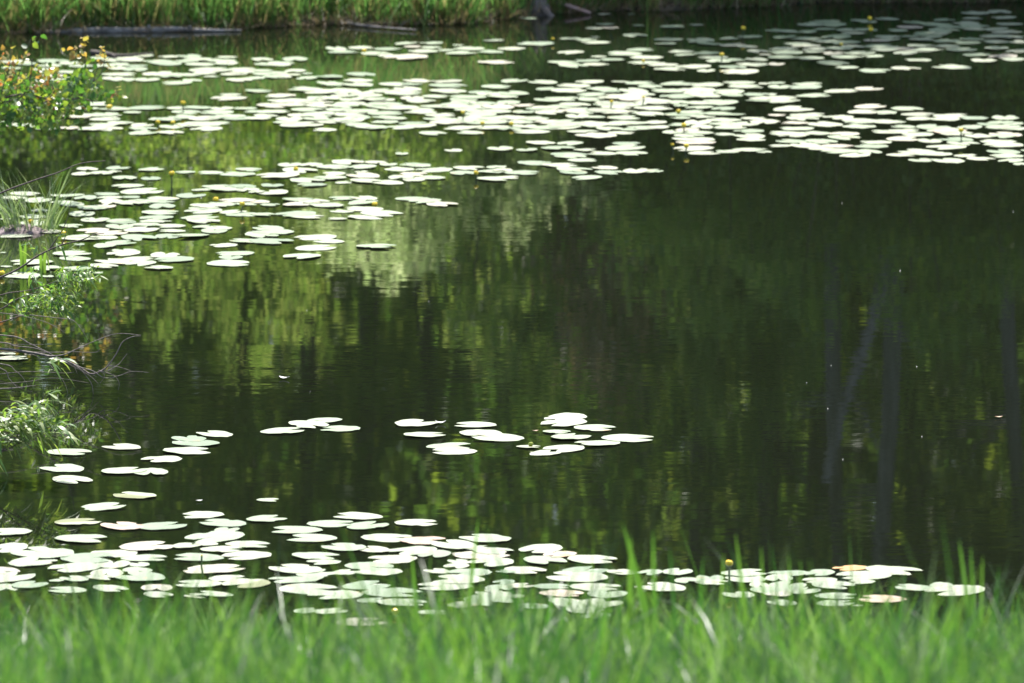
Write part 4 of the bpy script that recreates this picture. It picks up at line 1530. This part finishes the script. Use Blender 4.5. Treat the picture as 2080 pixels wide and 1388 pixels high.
def make_shrub_meshes(seed, H, rad, leaf, n, narrow=0.62):
    r = np.random.default_rng(seed)
    rr = random.Random(seed)
    mb = MB()
    C = []
    ns = 7
    for k in range(ns):
        a = 2 * math.pi * k / ns + rr.uniform(-0.3, 0.3)
        q = rad * rr.uniform(0.3, 0.95)
        hh = H * rr.uniform(0.72, 1.0)
        tip = Vector((q * math.cos(a), q * math.sin(a), hh))
        sp = smooth_path([Vector((0.1 * math.cos(a), 0.1 * math.sin(a), -0.15)), Vector((tip.x * 0.45, tip.y * 0.45, hh * 0.5)), tip], 5)
        mb.tube(sp, np.linspace(0.025, 0.004, len(sp)), 6, 0.05)
        for _ in range(9):
            c = np.array(tuple(sp[rr.randrange(2, len(sp))])) + r.normal(size=3) * 0.2 * rad
            m = int(n / (ns * 9) * r.uniform(0.5, 1.5))
            C.append(c + r.normal(size=(m, 3)) * np.array([0.2, 0.2, 0.16]) * (0.4 + 0.6 * rad))
    C = np.concatenate(C)
    C[:, 2] = np.abs(C[:, 2]) + 0.05
    V, T = leaf_quads(C, leaf, leaf * narrow, r, 0.6)
    return mb.mesh("stems"), mesh_np("foliage", V, [T])


TREE_KIND = {
    "broad": [make_tree_meshes(s, 12.0, 3.0, 0.18, 0.17, 0.17, 120, 46) for s in (1, 2)],
    "tall": [make_tree_meshes(s, 15.0, 2.6, 0.42, 0.19, 0.17, 110, 46, lean) for s, lean in ((3, 0.02), (4, -0.03), (5, 0.09))],
    "dark": [make_tree_meshes(s, 14.0, 3.0, 0.12, 0.18, 0.18, 140, 46) for s in (6, 7)],
}
SHRUB_KIND = [make_shrub_meshes(s, 3.0, 0.85, 0.10, 4300) for s in (11, 12, 13)]
for k in TREE_KIND:
    for a, b in TREE_KIND[k]:
        shade(a)
        shade(b, False)
for a, b in SHRUB_KIND:
    shade(a)
    shade(b, False)


def plant(name, cat, meshes, parts, mats, px, Y, scale, rz, label, group, sxy=1.0):
    x = xw(px, Y)
    root = empty(name, (x, Y, float(ground_z(x, Y))), rz)
    root.scale = (scale * sxy, scale * sxy, scale)
    tag(root, label, cat, group)
    for me, pn, mt in zip(meshes, parts, mats):
        ob = bpy.data.objects.new(pn, me)
        if not me.materials:
            me.materials.append(mt)
        if me.materials[0] is not mt:
            ob.material_slots[0].link = "OBJECT"
            ob.material_slots[0].material = mt
        ob.parent = root
        link(ob)
    return root


GT = "trees behind the far bank"
GS = "shrubs behind the far sedge"
tk = 0


def tree(kind, px, Y, s, label, leaf="tree_leaf", bark="bark_grey", sxy=1.0):
    global tk
    ms = TREE_KIND[kind][tk % len(TREE_KIND[kind])]
    tk += 1
    plant("tree", "tree", ms, ("trunk", "crown"), (M[bark], M[leaf]), px, Y, s, random.uniform(0, 6.28) if kind != "tall" else random.uniform(-0.3, 0.3), label, GT, sxy)


def shrub(px, Y, s, label, leaf="shrub_leaf", sxy=1.0, k=None):
    ms = SHRUB_KIND[(int(px) // 7 if k is None else k) % 3]
    plant("shrub", "shrub", ms, ("stems", "foliage"), (M["twig"], M[leaf]), px, Y, s, random.uniform(0, 6.28), label, GS, sxy)


# shrubs close behind the sedge: sunlit on the left and centre
shrub(-120, 63.5, 0.8, "green shrub behind the log at the far left, mirrored beside the orange bush")
shrub(60, 63.6, 0.72, "olive shrub behind the left end of the fallen log", "tree_leaf")
shrub(160, 65.8, 0.7, "upright green shrub mirrored between orange bush and white flecks", sxy=0.8)
shrub(225, 64.0, 0.75, "olive shrub behind the middle of the fallen log", "tree_leaf")
shrub(300, 66.0, 1.0, "tall slim sapling mirrored in the left raft's gaps", "shrub_leaf", 0.33)
shrub(375, 64.4, 0.7, "tall yellow-green shrub behind the right end of the log", sxy=0.7)
shrub(440, 65.0, 0.98, "narrow bright sapling mirrored left of the brightest patch", "shrub_leaf", 0.27)
shrub(500, 66.5, 0.72, "bushy green shrub between two narrow saplings", "shrub_leaf", 0.7)
shrub(575, 65.2, 1.0, "narrow yellow-green sapling mirrored just left of the brightest patch", "shrub_leaf", 0.33)
shrub(620, 66.8, 0.76, "slim green sapling touching the brightest mirrored patch", "shrub_leaf", 0.5)
shrub(700, 64.6, 0.72, "sunlit pale shrub, left half of the bright mirrored patch", "sunlit_leaf", 0.95, 0)
shrub(795, 64.3, 0.73, "sunlit pale shrub in the middle of the bright mirrored patch", "sunlit_leaf", 0.95, 1)
shrub(880, 64.7, 0.68, "sunlit pale shrub, right half of the bright mirrored patch", "sunlit_leaf", 0.8, 2)
shrub(950, 65.3, 0.60, "small pale shrub at the bright patch's right end", "sunlit_leaf", 0.7, 0)
shrub(1010, 65.6, 1.0, "green shrub behind the sedge left of the stump", "shrub_leaf", 0.7)
shrub(1110, 64.2, 0.62, "pale olive shrub behind the stump", "sunlit_leaf", 1.05)
shrub(1160, 66.5, 1.15, "slim green shrub mirrored left of the dry shrub", "tree_leaf", 0.6)
shrub(1225, 65.6, 1.02, "dry brownish shrub mirrored right of centre", "dry_leaf", 0.62, 1)
shrub(1268, 66.8, 1.28, "pale dry sapling mirrored as a faint vertical streak at centre", "dry_leaf", 0.3, 2)
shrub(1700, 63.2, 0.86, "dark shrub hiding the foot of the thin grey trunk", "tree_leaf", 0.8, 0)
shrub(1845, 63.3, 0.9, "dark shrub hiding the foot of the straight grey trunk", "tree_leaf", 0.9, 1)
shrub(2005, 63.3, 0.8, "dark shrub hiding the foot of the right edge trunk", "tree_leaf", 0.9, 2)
shrub(1070, 66.6, 1.3, "slim green sapling mirrored just right of the brightest patch", "shrub_leaf", 0.36, 0)
shrub(1345, 66.8, 1.4, "slim green sapling mirrored right of the pale vertical streak", "tree_leaf", 0.36, 1)
shrub(1445, 66.2, 1.25, "slim shaded sapling behind the bare mud bank", "shrub_leaf", 0.34, 2)
shrub(1535, 66.9, 1.45, "tallest slim sapling behind the mud bank", "tree_leaf", 0.36, 0)
shrub(1640, 66.2, 1.2, "slim shaded sapling left of the thin grey trunk", "shrub_leaf", 0.34, 1)
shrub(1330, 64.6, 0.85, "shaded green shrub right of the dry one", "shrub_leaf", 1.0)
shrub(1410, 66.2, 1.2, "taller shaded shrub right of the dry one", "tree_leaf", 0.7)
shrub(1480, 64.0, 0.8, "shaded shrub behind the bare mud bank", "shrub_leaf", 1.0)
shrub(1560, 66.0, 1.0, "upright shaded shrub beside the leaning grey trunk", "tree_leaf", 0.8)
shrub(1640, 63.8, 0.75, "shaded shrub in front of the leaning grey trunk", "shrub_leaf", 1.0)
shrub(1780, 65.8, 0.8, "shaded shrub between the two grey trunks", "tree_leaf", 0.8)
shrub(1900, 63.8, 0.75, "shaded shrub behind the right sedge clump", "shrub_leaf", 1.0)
shrub(1960, 66.5, 1.3, "tall yellowish shrub mirrored near the right edge", "shrub_leaf", 0.6)
shrub(2100, 63.6, 0.8, "shaded shrub just past the right picture edge", "tree_leaf", 1.0)

# low sunlit herbs and bushes just behind the sedge
for px_, Y_, s_, lf_, lb_ in ((-60, 62.9, 0.42, "tree_leaf", "low green bush at the left edge behind the sedge"),
                              (40, 62.7, 0.34, "tree_leaf", "low leafy bush behind the log's left end"),
                              (150, 62.9, 0.40, "tree_leaf", "low green bush behind the log's middle"),
                              (265, 62.6, 0.36, "tree_leaf", "low leafy bush behind the log's right half"),
                              (390, 62.8, 0.42, "shrub_leaf", "low green bush just past the log's right end"),
                              (520, 62.9, 0.34, "tree_leaf", "low leafy bush behind the sedge between log and sticks"),
                              (640, 62.8, 0.42, "tree_leaf", "low green bush behind the pale floating stick"),
                              (770, 62.7, 0.40, "shrub_leaf", "low leafy bush behind the half sunken branch"),
                              (900, 62.9, 0.42, "shrub_leaf", "low green bush behind the leaning grey stick"),
                              (1000, 63.2, 0.38, "shrub_leaf", "low leafy bush close left of the stump")):
    shrub(px_, Y_, s_, lb_, lf_, 1.35)

# trees: the right bank is overhung, the left ones stand back and leave gaps of sky
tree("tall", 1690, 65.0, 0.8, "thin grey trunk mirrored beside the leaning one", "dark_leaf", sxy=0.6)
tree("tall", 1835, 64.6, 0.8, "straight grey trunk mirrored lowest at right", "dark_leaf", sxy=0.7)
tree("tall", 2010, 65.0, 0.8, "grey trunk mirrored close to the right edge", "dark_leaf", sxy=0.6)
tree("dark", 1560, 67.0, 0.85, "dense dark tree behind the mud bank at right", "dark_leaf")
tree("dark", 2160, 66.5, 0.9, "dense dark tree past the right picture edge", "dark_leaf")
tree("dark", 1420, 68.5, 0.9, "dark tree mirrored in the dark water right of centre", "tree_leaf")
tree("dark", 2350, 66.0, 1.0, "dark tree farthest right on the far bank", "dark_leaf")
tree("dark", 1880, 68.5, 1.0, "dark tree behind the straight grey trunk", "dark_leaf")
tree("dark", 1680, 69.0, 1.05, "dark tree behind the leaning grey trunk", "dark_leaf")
tree("tall", 1290, 71.5, 0.65, "pale trunk mirrored right of centre", "tree_leaf")
tree("dark", 1200, 75.0, 0.95, "dark tree behind the dry shrub", "tree_leaf")
tree("tall", 925, 75.5, 0.75, "slender grey trunk mirrored below the brightest patch", "tree_leaf")
tree("tall", 840, 76.5, 0.75, "slender trunk left of the grey one below the brightest patch", "tree_leaf")
tree("broad", 1010, 77.5, 0.95, "green tree standing behind the stump", "shrub_leaf")  # lighter shrub leaf colour gives this crown its sunlit look
tree("broad", 740, 77.0, 0.95, "green tree standing behind the brightest shrubs", "tree_leaf")
tree("tall", 600, 78.0, 0.8, "slim tree with sky showing through, left of the brightest patch", "shrub_leaf")
tree("broad", 480, 79.0, 0.85, "bright green tree mirrored in white-flecked water at left", "shrub_leaf")
tree("tall", 380, 79.0, 0.85, "slim tree behind the tall yellow-green shrub", "shrub_leaf")
tree("broad", 270, 80.0, 0.9, "green tree behind the fallen log", "tree_leaf")
tree("broad", 130, 79.0, 0.95, "green tree behind the orange bush", "shrub_leaf")
tree("dark", -120, 76.0, 1.0, "dark tree past the left picture edge", "tree_leaf")
tree("dark", -380, 74.0, 1.0, "dark tree farthest left on the far bank", "tree_leaf")
mb = MB()
lean_pts = [Vector((xw(1835, 64.2), 64.2, 0.1)), Vector((xw(1815, 64.2), 64.2, 1.8)), Vector((xw(1785, 64.2), 64.2, 2.9)), Vector((xw(1730, 64.2), 64.2, 3.6)),
            Vector((xw(1680, 64.2), 64.2, 4.4))]
mb.tube(smooth_path(lean_pts, 5), np.linspace(0.075, 0.035, 21), 10, 0.10)
for (i0, dx, dz) in ((2, 0.35, 0.35), (3, -0.5, 0.2), (3, 0.25, 0.5)):
    p0 = lean_pts[i0]
    mb.tube([p0, p0 + Vector((dx * 0.5, -0.05, dz * 0.45)), p0 + Vector((dx, -0.1, dz))], [0.03, 0.022, 0.008], 6, 0.06)
o = add("dead_tree", mb.mesh("dead_tree"), M["bark_lean"])
tag(o, "bare leaning grey trunk mirrored diagonally in the dark water at right", "dead tree")
far_rows = [(85, 9, 1.05), (91, 9, 1.15)]
for (Y, n, s) in far_rows:
    for k in range(n):
        px = -500 + (k + (0.5 if Y > 82 else 0)) * 3100 / n + random.uniform(-40, 40)
        tree("dark" if px > 700 else "broad", px, Y + random.uniform(-1.2, 1.2), s * random.uniform(0.9, 1.1),
             "one of the trees in the wood's back rows beyond the pond", "dark_leaf" if px > 700 else "tree_leaf", "bark_dark")


def build_far_wood():
    r = np.random.default_rng(55)
    n = 26000
    x = r.uniform(-40, 40, n)
    y = r.uniform(97, 108, n)
    top = 13 + 2.2 * np.sin(0.5 * x) + 1.4 * np.sin(1.3 * x + 1)
    z = ground_z(x, y) + r.uniform(0, 1, n) * top
    V, T = leaf_quads(np.stack([x, y, z], 1), 0.8, 0.55, r, 0.6)
    o = add("far_wood", mesh_np("far_wood", V, [T]), M["dark_leaf"], smooth=False)
    tag(o, "far-off dark wood closing the view beyond the pond", "wood", kind="stuff")


build_far_wood()

# ------------------------------------------------------------------ light
SUN_EL, SUN_AZ = 62.0, 8.0      # azimuth measured from +Y towards +X: behind the far wood, a little right
d = Vector((math.sin(R(SUN_AZ)) * math.cos(R(SUN_EL)), math.cos(R(SUN_AZ)) * math.cos(R(SUN_EL)), math.sin(R(SUN_EL))))
sl = bpy.data.lights.new("sun", "SUN")
sl.energy = 5.0
sl.angle = R(0.53)
sl.color = (1.0, 0.965, 0.9)
so = bpy.data.objects.new("sun", sl)
so.rotation_euler = (-d).to_track_quat("-Z", "Y").to_euler()
so.location = d * 100
link(so)
w = bpy.data.worlds.new("World")
SC.world = w
w.use_nodes = True
nt = w.node_tree
bg = nt.nodes["Background"]
sky = nt.nodes.new("ShaderNodeTexSky")
sky.sky_type = "NISHITA"
sky.sun_disc = False
sky.sun_elevation = R(SUN_EL)
sky.sun_rotation = R(SUN_AZ)
sky.air_density = 1.2
sky.dust_density = 2.0
nt.links.new(sky.outputs[0], bg.inputs[0])
bg.inputs[1].default_value = 0.105

# ------------------------------------------------------------------ camera
cd = bpy.data.cameras.new("camera")
cd.sensor_width = 36
cd.lens = 36 / (2 * 1040 / F)
cd.clip_start = 0.5
cd.clip_end = 2000
cd.dof.use_dof = True
cd.dof.focus_distance = 42.5
cd.dof.aperture_fstop = 4.4
co = bpy.data.objects.new("camera", cd)
co.location = (0, 0, CAM_H)
co.rotation_euler = (math.pi / 2 - PITCH, 0, 0)
link(co)
SC.camera = co

SC.view_settings.view_transform = "Standard"
SC.view_settings.look = "None"
SC.view_settings.exposure = 1.6
SC.view_settings.gamma = 1
SC.cycles.max_bounces = 8
SC.cycles.diffuse_bounces = 3
SC.cycles.glossy_bounces = 3
SC.cycles.transmission_bounces = 4
SC.cycles.use_denoising = True
